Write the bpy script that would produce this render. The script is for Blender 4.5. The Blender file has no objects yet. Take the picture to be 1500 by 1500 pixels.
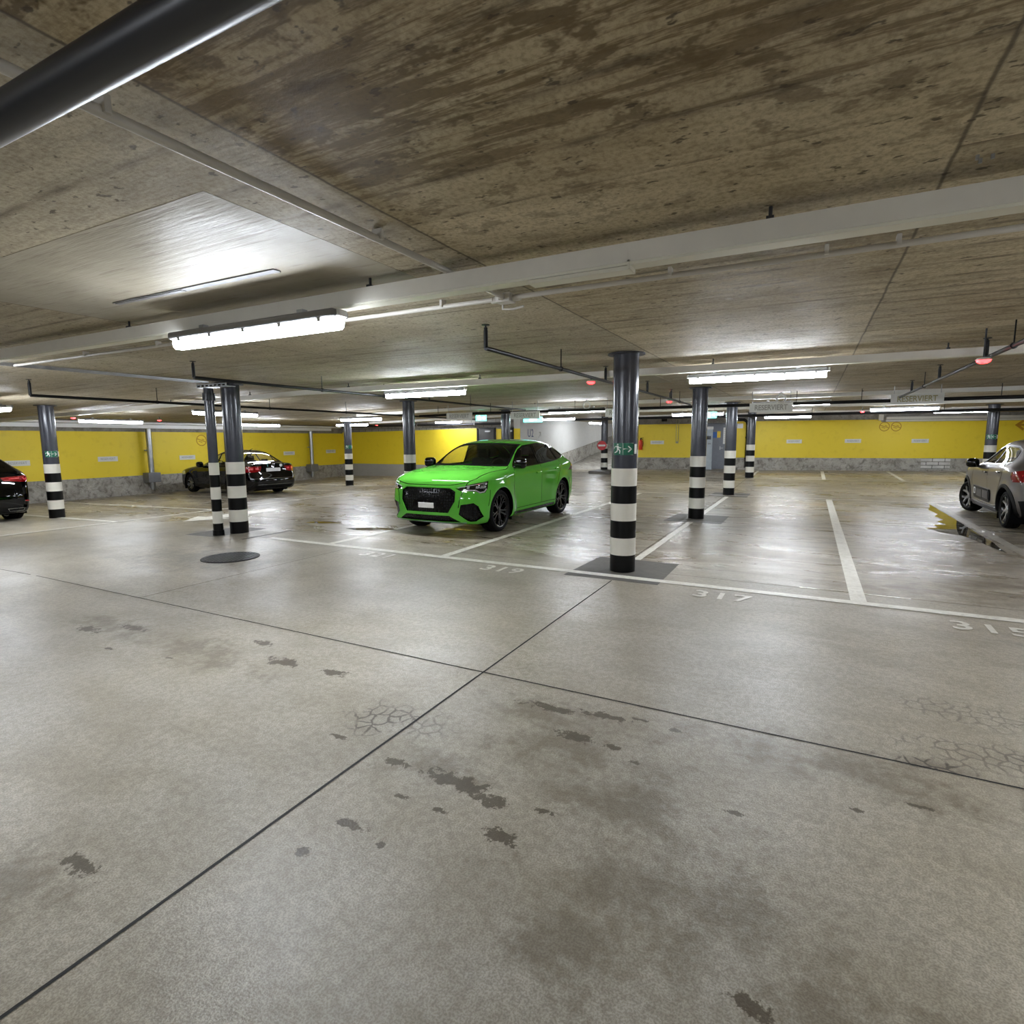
import bpy, bmesh, math, random
from mathutils import Vector, Matrix
from mathutils.bvhtree import BVHTree
from mathutils.geometry import tessellate_polygon
PI = math.pi
random.seed(7)
EXPOSURE = 2.6
S = bpy.context.scene
COL = S.collection

# ---------------------------------------------------------------- helpers
def link(o, parent=None):
    COL.objects.link(o)
    if parent is not None:
        o.parent = parent
    return o

def mesh_of(bm, mats, smooth=None):
    me = bpy.data.meshes.new('mesh')
    bm.normal_update()
    bm.to_mesh(me)
    bm.free()
    for m in (mats if isinstance(mats, (list, tuple)) else [mats]):
        me.materials.append(m)
    if smooth is not None:
        me.shade_smooth()
        me.set_sharp_from_angle(angle=math.radians(smooth))
    return me

def obj(name, bm, mats, parent=None, smooth=None, loc=None, rot=None):
    me = bm if isinstance(bm, bpy.types.Mesh) else mesh_of(bm, mats, smooth)
    o = bpy.data.objects.new(name, me)
    if loc is not None: o.location = loc
    if rot is not None: o.rotation_euler = rot
    return link(o, parent)

def thing(name, label, cat, loc=(0, 0, 0), rotz=0.0, group=None):
    o = bpy.data.objects.new(name, None)
    o.empty_display_size = 0.1
    o.location = loc
    o.rotation_euler = (0, 0, rotz)
    link(o)
    return tag(o, label, cat, group)

def tag(o, label, cat, group=None):
    o['label'] = label
    o['category'] = cat
    if group: o['group'] = group
    return o

def struct(o):
    o['kind'] = 'structure'
    return o

def box(bm, c, s, rz=0.0, mi=0, bev=0.0):
    r = bmesh.ops.create_cube(bm, size=1.0)
    M = Matrix.Translation(c) @ Matrix.Rotation(rz, 4, 'Z') @ Matrix.Diagonal((s[0], s[1], s[2], 1))
    bmesh.ops.transform(bm, matrix=M, verts=r['verts'])
    fs = {f for v in r['verts'] for f in v.link_faces}
    for f in fs: f.material_index = mi
    if bev > 0:
        es = list({e for v in r['verts'] for e in v.link_edges})
        q = bmesh.ops.bevel(bm, geom=es, offset=bev, segments=2, affect='EDGES', profile=0.6)
        for f in q['faces']: f.material_index = mi
    return bm

def B(c, s, rz=0.0, bev=0.0):
    return box(bmesh.new(), c, s, rz, 0, bev)

def frame_of(d):
    d = Vector(d).normalized()
    a = Vector((0, 0, 1)) if abs(d.z) < 0.9 else Vector((1, 0, 0))
    u = d.cross(a).normalized()
    return d, u, d.cross(u).normalized()

def tube(bm, pts, r, n=12, caps=True, mi=0):
    pts = [Vector(p) for p in pts]
    rings = []
    for i, p in enumerate(pts):
        if i == 0: d = pts[1] - pts[0]
        elif i == len(pts) - 1: d = pts[-1] - pts[-2]
        else: d = (pts[i + 1] - p).normalized() + (p - pts[i - 1]).normalized()
        d, u, v = frame_of(d)
        rr = r[i] if isinstance(r, (list, tuple)) else r
        rings.append([bm.verts.new(p + u * math.cos(2 * PI * k / n) * rr + v * math.sin(2 * PI * k / n) * rr) for k in range(n)])
    for a, b in zip(rings, rings[1:]):
        for k in range(n):
            f = bm.faces.new((a[k], a[(k + 1) % n], b[(k + 1) % n], b[k]))
            f.material_index = mi
    if caps:
        bm.faces.new(rings[0][::-1]).material_index = mi
        bm.faces.new(rings[-1]).material_index = mi
    return bm

def T(pts, r, n=12):
    bm = tube(bmesh.new(), pts, r, n)
    bmesh.ops.recalc_face_normals(bm, faces=bm.faces)
    return bm

def lathe(bm, prof, axis='Z', n=32, closed=False, mi=0):
    """prof: (r, h) pairs about an axis."""
    rings = []
    for r, h in prof:
        ring = []
        for k in range(n):
            a = 2 * PI * k / n
            if axis == 'Z': p = (r * math.cos(a), r * math.sin(a), h)
            elif axis == 'Y': p = (r * math.cos(a), h, r * math.sin(a))
            else: p = (h, r * math.cos(a), r * math.sin(a))
            ring.append(bm.verts.new(p))
        rings.append(ring)
    prs = list(zip(rings, rings[1:]))
    if closed: prs.append((rings[-1], rings[0]))
    for a, b in prs:
        for k in range(n):
            bm.faces.new((a[k], a[(k + 1) % n], b[(k + 1) % n], b[k])).material_index = mi
    if not closed:
        for ring in (rings[0], rings[-1]):
            try: bm.faces.new(ring).material_index = mi
            except ValueError: pass
    bmesh.ops.recalc_face_normals(bm, faces=bm.faces)
    return bm

def prism(bm, poly, z0, z1, M=None, mi=0):
    """extrude a 2-D polygon (x, y) from z0 to z1 and transform it by M."""
    M = M or Matrix()
    a = [bm.verts.new(M @ Vector((x, y, z0))) for x, y in poly]
    b = [bm.verts.new(M @ Vector((x, y, z1))) for x, y in poly]
    n = len(poly)
    tri = tessellate_polygon([[Vector((x, y, 0)) for x, y in poly]])
    fs = []
    for t in tri:
        fs.append(bm.faces.new([a[i] for i in t]))
        fs.append(bm.faces.new([b[i] for i in reversed(t)]))
    for k in range(n):
        fs.append(bm.faces.new((a[k], a[(k + 1) % n], b[(k + 1) % n], b[k])))
    for f in fs: f.material_index = mi
    bmesh.ops.recalc_face_normals(bm, faces=fs)
    return bm

def text_mesh(s, size, mat, extrude=0.001, sx=1.0, spacing=1.0, bold=0.0):
    cu = bpy.data.curves.new('lettering', 'FONT')
    cu.body = s; cu.size = size; cu.extrude = extrude
    cu.align_x = 'CENTER'; cu.align_y = 'CENTER'
    cu.space_character = spacing; cu.offset = bold
    cu.resolution_u = 3
    o = bpy.data.objects.new('lettering', cu)
    COL.objects.link(o)
    bpy.context.view_layer.update()
    dg = bpy.context.evaluated_depsgraph_get()
    me = bpy.data.meshes.new_from_object(o.evaluated_get(dg))
    bpy.data.objects.remove(o); bpy.data.curves.remove(cu)
    me.transform(Matrix.Diagonal((sx, 1, 1, 1)))
    me.materials.clear(); me.materials.append(mat)
    return me

# ---------------------------------------------------------------- materials
def lin(c):
    return tuple((x / 12.92 if x <= 0.04045 else ((x + 0.055) / 1.055) ** 2.4) for x in [v / 255 for v in c])

class N:
    """small node-graph builder"""
    def __init__(s, name, dim='3D'):
        s.dim = dim
        s.m = bpy.data.materials.new(name); s.m.use_nodes = True
        s.nt = s.m.node_tree; s.nt.nodes.clear()
        s.out = s.new('ShaderNodeOutputMaterial')
    def new(s, t, **kw):
        n = s.nt.nodes.new(t)
        for k, v in kw.items(): setattr(n, k, v)
        return n
    def put(s, sock, v):
        if isinstance(v, bpy.types.NodeSocket): s.nt.links.new(v, sock)
        elif v is not None:
            if sock.type == 'RGBA' and len(v) == 3: v = (*v, 1)
            sock.default_value = v
    def math(s, op, a, b=None, c=None, clamp=False):
        n = s.new('ShaderNodeMath', operation=op, use_clamp=clamp)
        for i, v in enumerate((a, b, c)):
            if v is not None: s.put(n.inputs[i], v)
        return n.outputs[0]
    def vmath(s, op, a, b=None):
        n = s.new('ShaderNodeVectorMath', operation=op)
        s.put(n.inputs[0], a)
        if b is not None: s.put(n.inputs[1], b)
        return n
    def mix(s, f, a, b, blend='MIX'):
        n = s.new('ShaderNodeMix', data_type='RGBA', blend_type=blend)
        s.put(n.inputs[0], f); s.put(n.inputs[6], a); s.put(n.inputs[7], b)
        return n.outputs[2]
    def noise(s, vec, scale, detail=4, rough=0.55, dist=0.0):
        n = s.new('ShaderNodeTexNoise', noise_dimensions=s.dim)
        s.put(n.inputs['Vector'], vec)
        n.inputs['Scale'].default_value = scale; n.inputs['Detail'].default_value = detail
        n.inputs['Roughness'].default_value = rough; n.inputs['Distortion'].default_value = dist
        return n.outputs['Fac']
    def ramp(s, f, stops, interp='LINEAR'):
        n = s.new('ShaderNodeValToRGB'); n.color_ramp.interpolation = interp
        e = n.color_ramp.elements
        while len(e) < len(stops): e.new(0.5)
        for el, (p, c) in zip(e, stops):
            el.position = p; el.color = (c, c, c, 1) if isinstance(c, (int, float)) else (*c, 1)
        s.put(n.inputs[0], f)
        return n.outputs[0]
    def pos(s): return s.new('ShaderNodeNewGeometry').outputs['Position']
    def objc(s): return s.new('ShaderNodeTexCoord').outputs['Object']
    def map(s, vec, scale=(1, 1, 1), loc=(0, 0, 0), rot=(0, 0, 0)):
        n = s.new('ShaderNodeMapping'); s.put(n.inputs[0], vec)
        n.inputs['Scale'].default_value = scale; n.inputs['Location'].default_value = loc; n.inputs['Rotation'].default_value = rot
        return n.outputs[0]
    def sep(s, vec):
        n = s.new('ShaderNodeSeparateXYZ'); s.put(n.inputs[0], vec); return n.outputs
    def bump(s, h, strength=0.2, dist=0.01):
        n = s.new('ShaderNodeBump'); s.put(n.inputs['Height'], h)
        n.inputs['Strength'].default_value = strength; n.inputs['Distance'].default_value = dist
        return n.outputs[0]
    def bsdf(s, col, rough=0.5, metal=0.0, normal=None, **kw):
        n = s.new('ShaderNodeBsdfPrincipled')
        s.put(n.inputs['Base Color'], col); s.put(n.inputs['Roughness'], rough); s.put(n.inputs['Metallic'], metal)
        if normal is not None: s.put(n.inputs['Normal'], normal)
        for k, v in kw.items(): s.put(n.inputs[k.replace('_', ' ')], v)
        s.nt.links.new(n.outputs[0], s.out.inputs[0])
        return s.m

def plain(name, c, rough=0.5, metal=0.0, var=0.06, scale=8.0, **kw):
    """plain surface with a slight procedural variation"""
    n = N(name)
    f = n.noise(n.pos(), scale, 3)
    c = lin(c)
    col = n.mix(n.ramp(f, [(0.3, 0.0), (0.7, 1.0)]), tuple(x * (1 - var) for x in c), tuple(min(1, x * (1 + var)) for x in c))
    return n.bsdf(col, rough, metal, **kw)

def glow(name, c, strength):
    n = N(name)
    return n.bsdf((0.8, 0.8, 0.8), 0.4, 0, Emission_Color=lin(c), Emission_Strength=strength)

def glass(name, tint, rough=0.01):
    n = N(name)
    lw = n.new('ShaderNodeLayerWeight'); lw.inputs[0].default_value = 0.5
    fr = n.math('ADD', n.math('MULTIPLY', n.math('POWER', lw.outputs['Facing'], 5.0), 0.95), 0.045, clamp=True)
    t = n.new('ShaderNodeBsdfTransparent'); t.inputs[0].default_value = (*tint, 1)
    g = n.new('ShaderNodeBsdfGlossy'); g.inputs['Roughness'].default_value = rough; g.inputs[0].default_value = (1, 1, 1, 1)
    mx = n.new('ShaderNodeMixShader')
    n.put(mx.inputs[0], fr); n.put(mx.inputs[1], t.outputs[0]); n.put(mx.inputs[2], g.outputs[0])
    n.nt.links.new(mx.outputs[0], n.out.inputs[0])
    return n.m

def car_paint(name, c, metal=0.0, rough=0.35, flake=0.0):
    n = N(name)
    col = lin(c)
    if flake:
        f = n.noise(n.objc(), 900, 1)
        colr = n.mix(f, tuple(x * (1 - flake) for x in col), tuple(min(1, x * (1 + flake)) for x in col))
    else:
        f = n.noise(n.objc(), 3, 2)
        colr = n.mix(f, tuple(x * 0.97 for x in col), col)
    return n.bsdf(colr, rough, metal, Coat_Weight=1.0, Coat_Roughness=0.02, Specular_IOR_Level=0.0 if metal == 0 else 0.5)

M = {}
M['black_plastic'] = plain('black plastic', (12, 12, 13), 0.5, Specular_IOR_Level=0.25)
M['gloss_black'] = plain('gloss black', (3, 3, 3), 0.08, Specular_IOR_Level=0.4)
M['rubber'] = plain('tyre rubber', (9, 9, 10), 0.75, scale=40, Specular_IOR_Level=0.2)
M['dark_inside'] = plain('dark cabin trim', (6, 6, 7), 0.9, Specular_IOR_Level=0.1)
M['seat_cloth'] = plain('dark seat cloth', (12, 12, 14), 0.9, scale=60, Specular_IOR_Level=0.1)
M['chrome'] = plain('chrome', (205, 208, 212), 0.15, 1.0)
M['alloy'] = plain('silver alloy', (176, 178, 182), 0.28, 1.0)
M['black_alloy'] = plain('black alloy', (5, 5, 6), 0.25, Specular_IOR_Level=0.35)
M['disc_metal'] = plain('brake disc', (40, 40, 42), 0.5, 1.0)
M['plate_white'] = plain('number plate white', (250, 250, 250), 0.4)
M['red_lens'] = plain('red lamp lens', (140, 8, 16), 0.06, Coat_Weight=1.0)
M['red_bright'] = plain('bright red lens', (240, 70, 84), 0.1, Coat_Weight=1.0)
M['lamp_clear'] = plain('clear lamp element', (225, 230, 228), 0.1, 0.6)
M['lamp_dark'] = plain('dark lamp housing', (14, 18, 15), 0.05, Coat_Weight=1.0)
M['glass_front'] = glass('windscreen glass', (0.86, 0.88, 0.84))
M['glass_dark'] = glass('side glass', (0.80, 0.82, 0.78))
M['glass_privacy'] = glass('privacy glass', (0.035, 0.035, 0.04))
M['glass_clear'] = glass('light car glass', (0.62, 0.66, 0.62))
M['paint_green'] = car_paint('bright green paint', (96, 188, 64), 0.0, 0.4)
M['paint_black'] = car_paint('black paint', (1, 1, 2), 0.0, 0.3)
M['paint_silver'] = car_paint('sand silver metallic paint', (116, 111, 110), 0.75, 0.38, 0.05)
M['caliper'] = plain('grey brake caliper', (60, 60, 64), 0.4)

def honeycomb():
    n = N('black honeycomb mesh')
    v = n.new('ShaderNodeTexVoronoi', feature='DISTANCE_TO_EDGE')
    n.put(v.inputs['Vector'], n.map(n.objc(), (1, 1, 1)))
    v.inputs['Scale'].default_value = 22; v.inputs['Randomness'].default_value = 0.25
    f = n.ramp(v.outputs['Distance'], [(0.10, 1.0), (0.17, 0.0)])
    col = n.mix(f, (0.0008, 0.0008, 0.0008), (0.006, 0.006, 0.006))
    return n.bsdf(col, n.ramp(f, [(0, 0.6), (1, 0.15)]), 0.0, n.bump(f, 0.8, 0.02), Specular_IOR_Level=0.3)
M['honeycomb'] = honeycomb()

# ---------------------------------------------------------------- cars
def lattice_shell(sp):
    """subdivided box lattice -> smooth closed car shell (bmesh)"""
    rows = sp['rows']; n = len(rows) - 1; J = 4
    lev = sp['side_levels']; fl = sp['front_levels']; rl = sp['rear_levels']; K = len(lev)
    sill = sp['sill']
    def top(i, j):
        p = rows[i][j]
        return Vector((p[0], 0.0, p[1])) if j == 0 else Vector(p)
    def pt(i, j, k):
        if k == 0: return top(i, j)
        t = top(i, j)
        if j == J:
            f, dy = lev[k - 1]
            z = t.z + (sill - t.z) * f
            y = t.y + dy; x = t.x
            if i == 0: x += fl[k - 1][0] * 0.75; z = fl[k - 1][1]; y += sp.get('corner_dy', 0)
            if i == n: x += rl[k - 1][0] * 0.75; z = rl[k - 1][1]
            return Vector((x, y, z))
        if i == 0:
            return Vector((t.x + fl[k - 1][0], t.y, fl[k - 1][1]))
        if i == n:
            return Vector((t.x + rl[k - 1][0], t.y, rl[k - 1][1]))
        e = pt(i, J, K)
        a = pt(0, j, K).x; b = pt(n, j, K).x
        return Vector((e.x, e.y * (0, 0.36, 0.66, 0.86)[j], sill))
    bm = bmesh.new(); V = {}
    def vert(i, j, k):
        key = (i, j, k)
        if key not in V:
            s = -1 if j < 0 else 1
            p = pt(i, abs(j), k)
            V[key] = bm.verts.new((p.x, p.y * s, p.z))
        return V[key]
    def quad(a, b, c, d):
        bm.faces.new((vert(*a), vert(*b), vert(*c), vert(*d)))
    for i in range(n):
        for j in range(-J, J):
            quad((i, j, 0), (i, j + 1, 0), (i + 1, j + 1, 0), (i + 1, j, 0))
            quad((i, j, K), (i + 1, j, K), (i + 1, j + 1, K), (i, j + 1, K))
        for k in range(K):
            for s in (-J, J):
                quad((i, s, k), (i + 1, s, k), (i + 1, s, k + 1), (i, s, k + 1))
    for i in (0, n):
        for j in range(-J, J):
            for k in range(K):
                quad((i, j, k), (i, j, k + 1), (i, j + 1, k + 1), (i, j + 1, k))
    bmesh.ops.recalc_face_normals(bm, faces=bm.faces)
    cl = bm.edges.layers.float.new('crease_edge')
    inv = {v: k for k, v in V.items()}
    for e in bm.edges:
        a, b = inv[e.verts[0]], inv[e.verts[1]]
        for (fn, w) in sp.get('creases', []):
            if fn(a, b): e[cl] = w
    me = bpy.data.meshes.new('cage'); bm.to_mesh(me); bm.free()
    o = bpy.data.objects.new('cage', me); COL.objects.link(o)
    md = o.modifiers.new('s', 'SUBSURF'); md.levels = 3; md.render_levels = 3
    bpy.context.view_layer.update()
    me2 = bpy.data.meshes.new_from_object(o.evaluated_get(bpy.context.evaluated_depsgraph_get()))
    bpy.data.objects.remove(o)
    bm = bmesh.new(); bm.from_mesh(me2); bpy.data.meshes.remove(me2)
    # exact overall size
    xs = [v.co.x for v in bm.verts]; ys = [v.co.y for v in bm.verts]; zs = [v.co.z for v in bm.verts]
    x0, x1 = sp['x_range']; w = sp['half_width']; h = sp['height']; zb = sp['sill']
    ax, bx = min(xs), max(xs); az, bz = min(zs), max(zs); wy = max(ys)
    for v in bm.verts:
        v.co.x = x0 + (v.co.x - ax) / (bx - ax) * (x1 - x0)
        v.co.y *= w / wy
        v.co.z = zb + (v.co.z - az) / (bz - az) * (h - zb)
    for (xa, za, r, amp, wd) in sp.get('flares', []):
        for v in bm.verts:
            if abs(v.co.y) > 0.6 and v.co.z < 0.92:
                d = math.hypot(v.co.x - xa, v.co.z - za)
                k = amp * math.exp(-((d - r) / wd) ** 2)
                v.co.y += k if v.co.y > 0 else -k
    bm.normal_update()
    return bm

SIDE = (Vector((1, 0, 0)), Vector((0, 0, 1)))
FRONT = (Vector((0, 1, 0)), Vector((0, 0, 1)))
PLAN = (Vector((1, 0, 0)), Vector((0, 1, 0)))

def in_poly(x, y, poly):
    c = False; n = len(poly)
    for i in range(n):
        x1, y1 = poly[i]; x2, y2 = poly[i - 1]
        if (y1 > y) != (y2 > y) and x < (x2 - x1) * (y - y1) / (y2 - y1) + x1: c = not c
    return c

def carve(bm, poly, proj, filt):
    """cut the outline out of the shell along a direction; returns the cut-out patch"""
    u, v = proj; d = u.cross(v)
    x0 = min(p[0] for p in poly); x1 = max(p[0] for p in poly); y0 = min(p[1] for p in poly); y1 = max(p[1] for p in poly)
    def near(f):
        us = [q.co.dot(u) for q in f.verts]; vs = [q.co.dot(v) for q in f.verts]
        return max(us) > x0 and min(us) < x1 and max(vs) > y0 and min(vs) < y1
    cand = [f for f in bm.faces if filt(f.calc_center_median(), f.normal) and near(f)]
    for i in range(len(poly)):
        a = poly[i - 1]; b = poly[i]
        e = u * (b[0] - a[0]) + v * (b[1] - a[1])
        no = e.cross(d)
        if no.length < 1e-9: continue
        ed = list({x for f in cand for x in f.edges}); ve = list({x for f in cand for x in f.verts})
        r = bmesh.ops.bisect_plane(bm, geom=cand + ed + ve, dist=1e-5, plane_co=u * a[0] + v * a[1], plane_no=no.normalized())
        cand = [g for g in r['geom'] if isinstance(g, bmesh.types.BMFace)]
        cand = [f for f in cand if near(f)]
    ins = []
    for f in cand:
        c = f.calc_center_median()
        if in_poly(c.dot(u), c.dot(v), poly): ins.append(f)
    nb = bmesh.new(); mp = {}
    for f in ins:
        vs = []
        for q in f.verts:
            if q not in mp: mp[q] = nb.verts.new(q.co)
            vs.append(mp[q])
        try: nb.faces.new(vs)
        except ValueError: pass
    bmesh.ops.delete(bm, geom=ins, context='FACES')
    nb.normal_update()
    return nb

def recess(bm, depth, rim_index=1):
    """push a patch inwards by depth and close its edge with a rim"""
    bm.normal_update()
    be = [e for e in bm.edges if len(e.link_faces) == 1]
    old = {v: v.co.copy() for e in be for v in e.verts}
    nrm = {v: v.normal.copy() for v in bm.verts}
    for v in bm.verts: v.co -= nrm[v] * depth
    nv = {v: bm.verts.new(c) for v, c in old.items()}
    for e in be:
        a, b = e.verts
        l = e.link_loops[0]
        if l.vert is not a: a, b = b, a
        f = bm.faces.new((b, a, nv[a], nv[b])); f.material_index = rim_index; f.smooth = False
    return bm

def grow(bm, amount):
    bm.normal_update()
    for v, n in [(v, v.normal.copy()) for v in bm.verts]: v.co += n * amount
    return bm

class Surf:
    def __init__(s, bm): s.t = BVHTree.FromBMesh(bm)
    def hit(s, proj, a, b, sign):
        u, v = proj; d = u.cross(v) * sign
        q = s.t.ray_cast(u * a + v * b + d * 6, -d)
        return (q[0], q[1]) if q[0] is not None else (None, None)
    def ribbon(s, bm, line, proj, sign, w, off=0.0015, step=0.04, closed=False):
        pts = []
        L = list(line) + ([line[0]] if closed else [])
        for (ax, ay), (bx, by) in zip(L, L[1:]):
            k = max(1, int(math.hypot(bx - ax, by - ay) / step))
            for i in range(k): pts.append((ax + (bx - ax) * i / k, ay + (by - ay) * i / k))
        pts.append(L[-1])
        hp = []
        for p in pts:
            c, n = s.hit(proj, p[0], p[1], sign)
            hp.append((c, n) if c is not None else None)
        prev = None
        for i, h_ in enumerate(hp):
            if h_ is None: prev = None; continue
            c, n = h_
            t = (hp[min(i + 1, len(hp) - 1)] or hp[i])[0] - (hp[max(i - 1, 0)] or hp[i])[0]
            if t.length < 1e-6: prev = None; continue
            sd = t.normalized().cross(n).normalized() * w / 2
            q = [bm.verts.new(c + sd - n * 0.004), bm.verts.new(c + sd + n * off), bm.verts.new(c - sd + n * off), bm.verts.new(c - sd - n * 0.004)]
            if prev:
                for k in range(3): bm.faces.new((prev[k], prev[k + 1], q[k + 1], q[k]))
            prev = q
        return bm
    def plate(s, bm, poly, proj, sign, off=0.004, thick=0.006, mi=0):
        """thin raised plate following the surface"""
        top = []; bot = []
        for p in poly:
            c, n = s.hit(proj, p[0], p[1], sign)
            if c is None: return bm
            top.append(bm.verts.new(c + n * off)); bot.append(bm.verts.new(c + n * (off - thick)))
        k = len(poly)
        tri = tessellate_polygon([[Vector((p[0], p[1], 0)) for p in poly]])
        fs = [bm.faces.new([top[i] for i in t]) for t in tri]
        for i in range(k): fs.append(bm.faces.new((top[i], bot[i], bot[(i + 1) % k], top[(i + 1) % k])))
        for f in fs: f.material_index = mi
        return bm

def bar(bm, p, q, w0, w1, y0, y1, mi=0):
    """flat tapered bar in the x-z plane between p and q, from depth y0 to y1 (wheel spokes)"""
    d = Vector((q[0] - p[0], q[1] - p[1])); nn = Vector((-d.y, d.x)).normalized()
    c = [(p[0] + nn.x * w0, p[1] + nn.y * w0), (q[0] + nn.x * w1, q[1] + nn.y * w1), (q[0] - nn.x * w1, q[1] - nn.y * w1), (p[0] - nn.x * w0, p[1] - nn.y * w0)]
    ys = (y1[0], y1[1], y1[1], y1[0])
    a = [bm.verts.new((x, y0, z)) for x, z in c]
    b = [bm.verts.new((x * 0.99, y, z * 0.99)) for (x, z), y in zip(c, ys)]
    fs = [bm.faces.new(a), bm.faces.new(b[::-1])]
    for k in range(4): fs.append(bm.faces.new((a[k], b[k], b[(k + 1) % 4], a[(k + 1) % 4])))
    bmesh.ops.recalc_face_normals(bm, faces=fs)
    for f in fs: f.material_index = mi
    return bm

def wheel_meshes(R, ri, w, style):
    h = w / 2
    t = lathe(bmesh.new(), [(ri, -h + 0.012), (ri + 0.02, -h), (R - 0.045, -h - 0.004), (R - 0.014, -h + 0.012), (R - 0.003, -h + 0.04), (R, -h + 0.06), (R, -0.02), (R - 0.008, -0.014), (R - 0.008, 0.014), (R, 0.02),
              (R, h - 0.06), (R - 0.003, h - 0.04), (R - 0.014, h - 0.012), (R - 0.045, h + 0.004), (ri + 0.02, h), (ri, h - 0.012)], 'Y', 64, closed=True)
    tyre = mesh_of(t, [M['rubber']], 35)
    b = lathe(bmesh.new(), [(ri + 0.004, h - 0.006), (ri - 0.012, h - 0.012), (ri - 0.03, h - 0.04), (ri - 0.035, -h + 0.02), (ri + 0.004, -h + 0.012)], 'Y', 64, closed=True)
    lathe(b, [(0.02, -0.045), (ri - 0.06, -0.045), (ri - 0.06, -0.03), (0.02, -0.03)], 'Y', 48, mi=2)
    lathe(b, [(0.01, -0.03), (0.075, -0.02), (0.07, h - 0.045), (0.05, h - 0.035), (0.035, h - 0.03), (0.01, h - 0.03)], 'Y', 24, mi=1)
    N_, tp = style
    for k in range(N_):
        a = 2 * PI * k / N_ + PI / 2
        def P(r, da): return (r * math.cos(a + da), r * math.sin(a + da))
        rr = ri - 0.012
        if tp == 'twin':
            for s in (-1, 1):
                bar(b, P(0.055, 0.28 * s), P(rr, 0.155 * s), 0.016, 0.011, 0.0, (h - 0.04, h - 0.022), 1)
                bar(b, P(rr * 0.62, 0.17 * s), P(rr, 0.44 * s), 0.008, 0.009, 0.02, (h - 0.034, h - 0.022), 1)
        elif tp == 'multi':
            for s in (-1, 1):
                bar(b, P(0.05, 0.1 * s), P(rr, 0.14 * s), 0.013, 0.012, 0.0, (h - 0.04, h - 0.025), 1)
        else:
            bar(b, P(0.05, 0), P(rr * 0.62, 0), 0.03, 0.022, 0.0, (h - 0.04, h - 0.03), 1)
            for s in (-1, 1):
                bar(b, P(rr * 0.55, 0.05 * s), P(rr, 0.30 * s), 0.017, 0.019, 0.0, (h - 0.032, h - 0.02), 1)
                bar(b, P(0.06, 0.5 * s), P(rr * 0.95, 0.42 * s), 0.006, 0.008, 0.0, (h - 0.05, h - 0.04), 0)
    return tyre, b

def rounded(bm, c, s, bev, M4=None):
    r = bmesh.ops.create_cube(bm, size=1.0)
    vs = r['verts']
    bmesh.ops.transform(bm, matrix=Matrix.Diagonal((*s, 1)), verts=vs)
    es = list({e for v in vs for e in v.link_edges})
    q = bmesh.ops.bevel(bm, geom=es, offset=bev, segments=4, affect='EDGES', profile=0.5)
    vv = list({v for f in q['faces'] for v in f.verts} | {v for v in vs if v.is_valid})
    bmesh.ops.transform(bm, matrix=Matrix.Translation(c) @ (M4 or Matrix()), verts=vv)
    return bm

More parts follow.
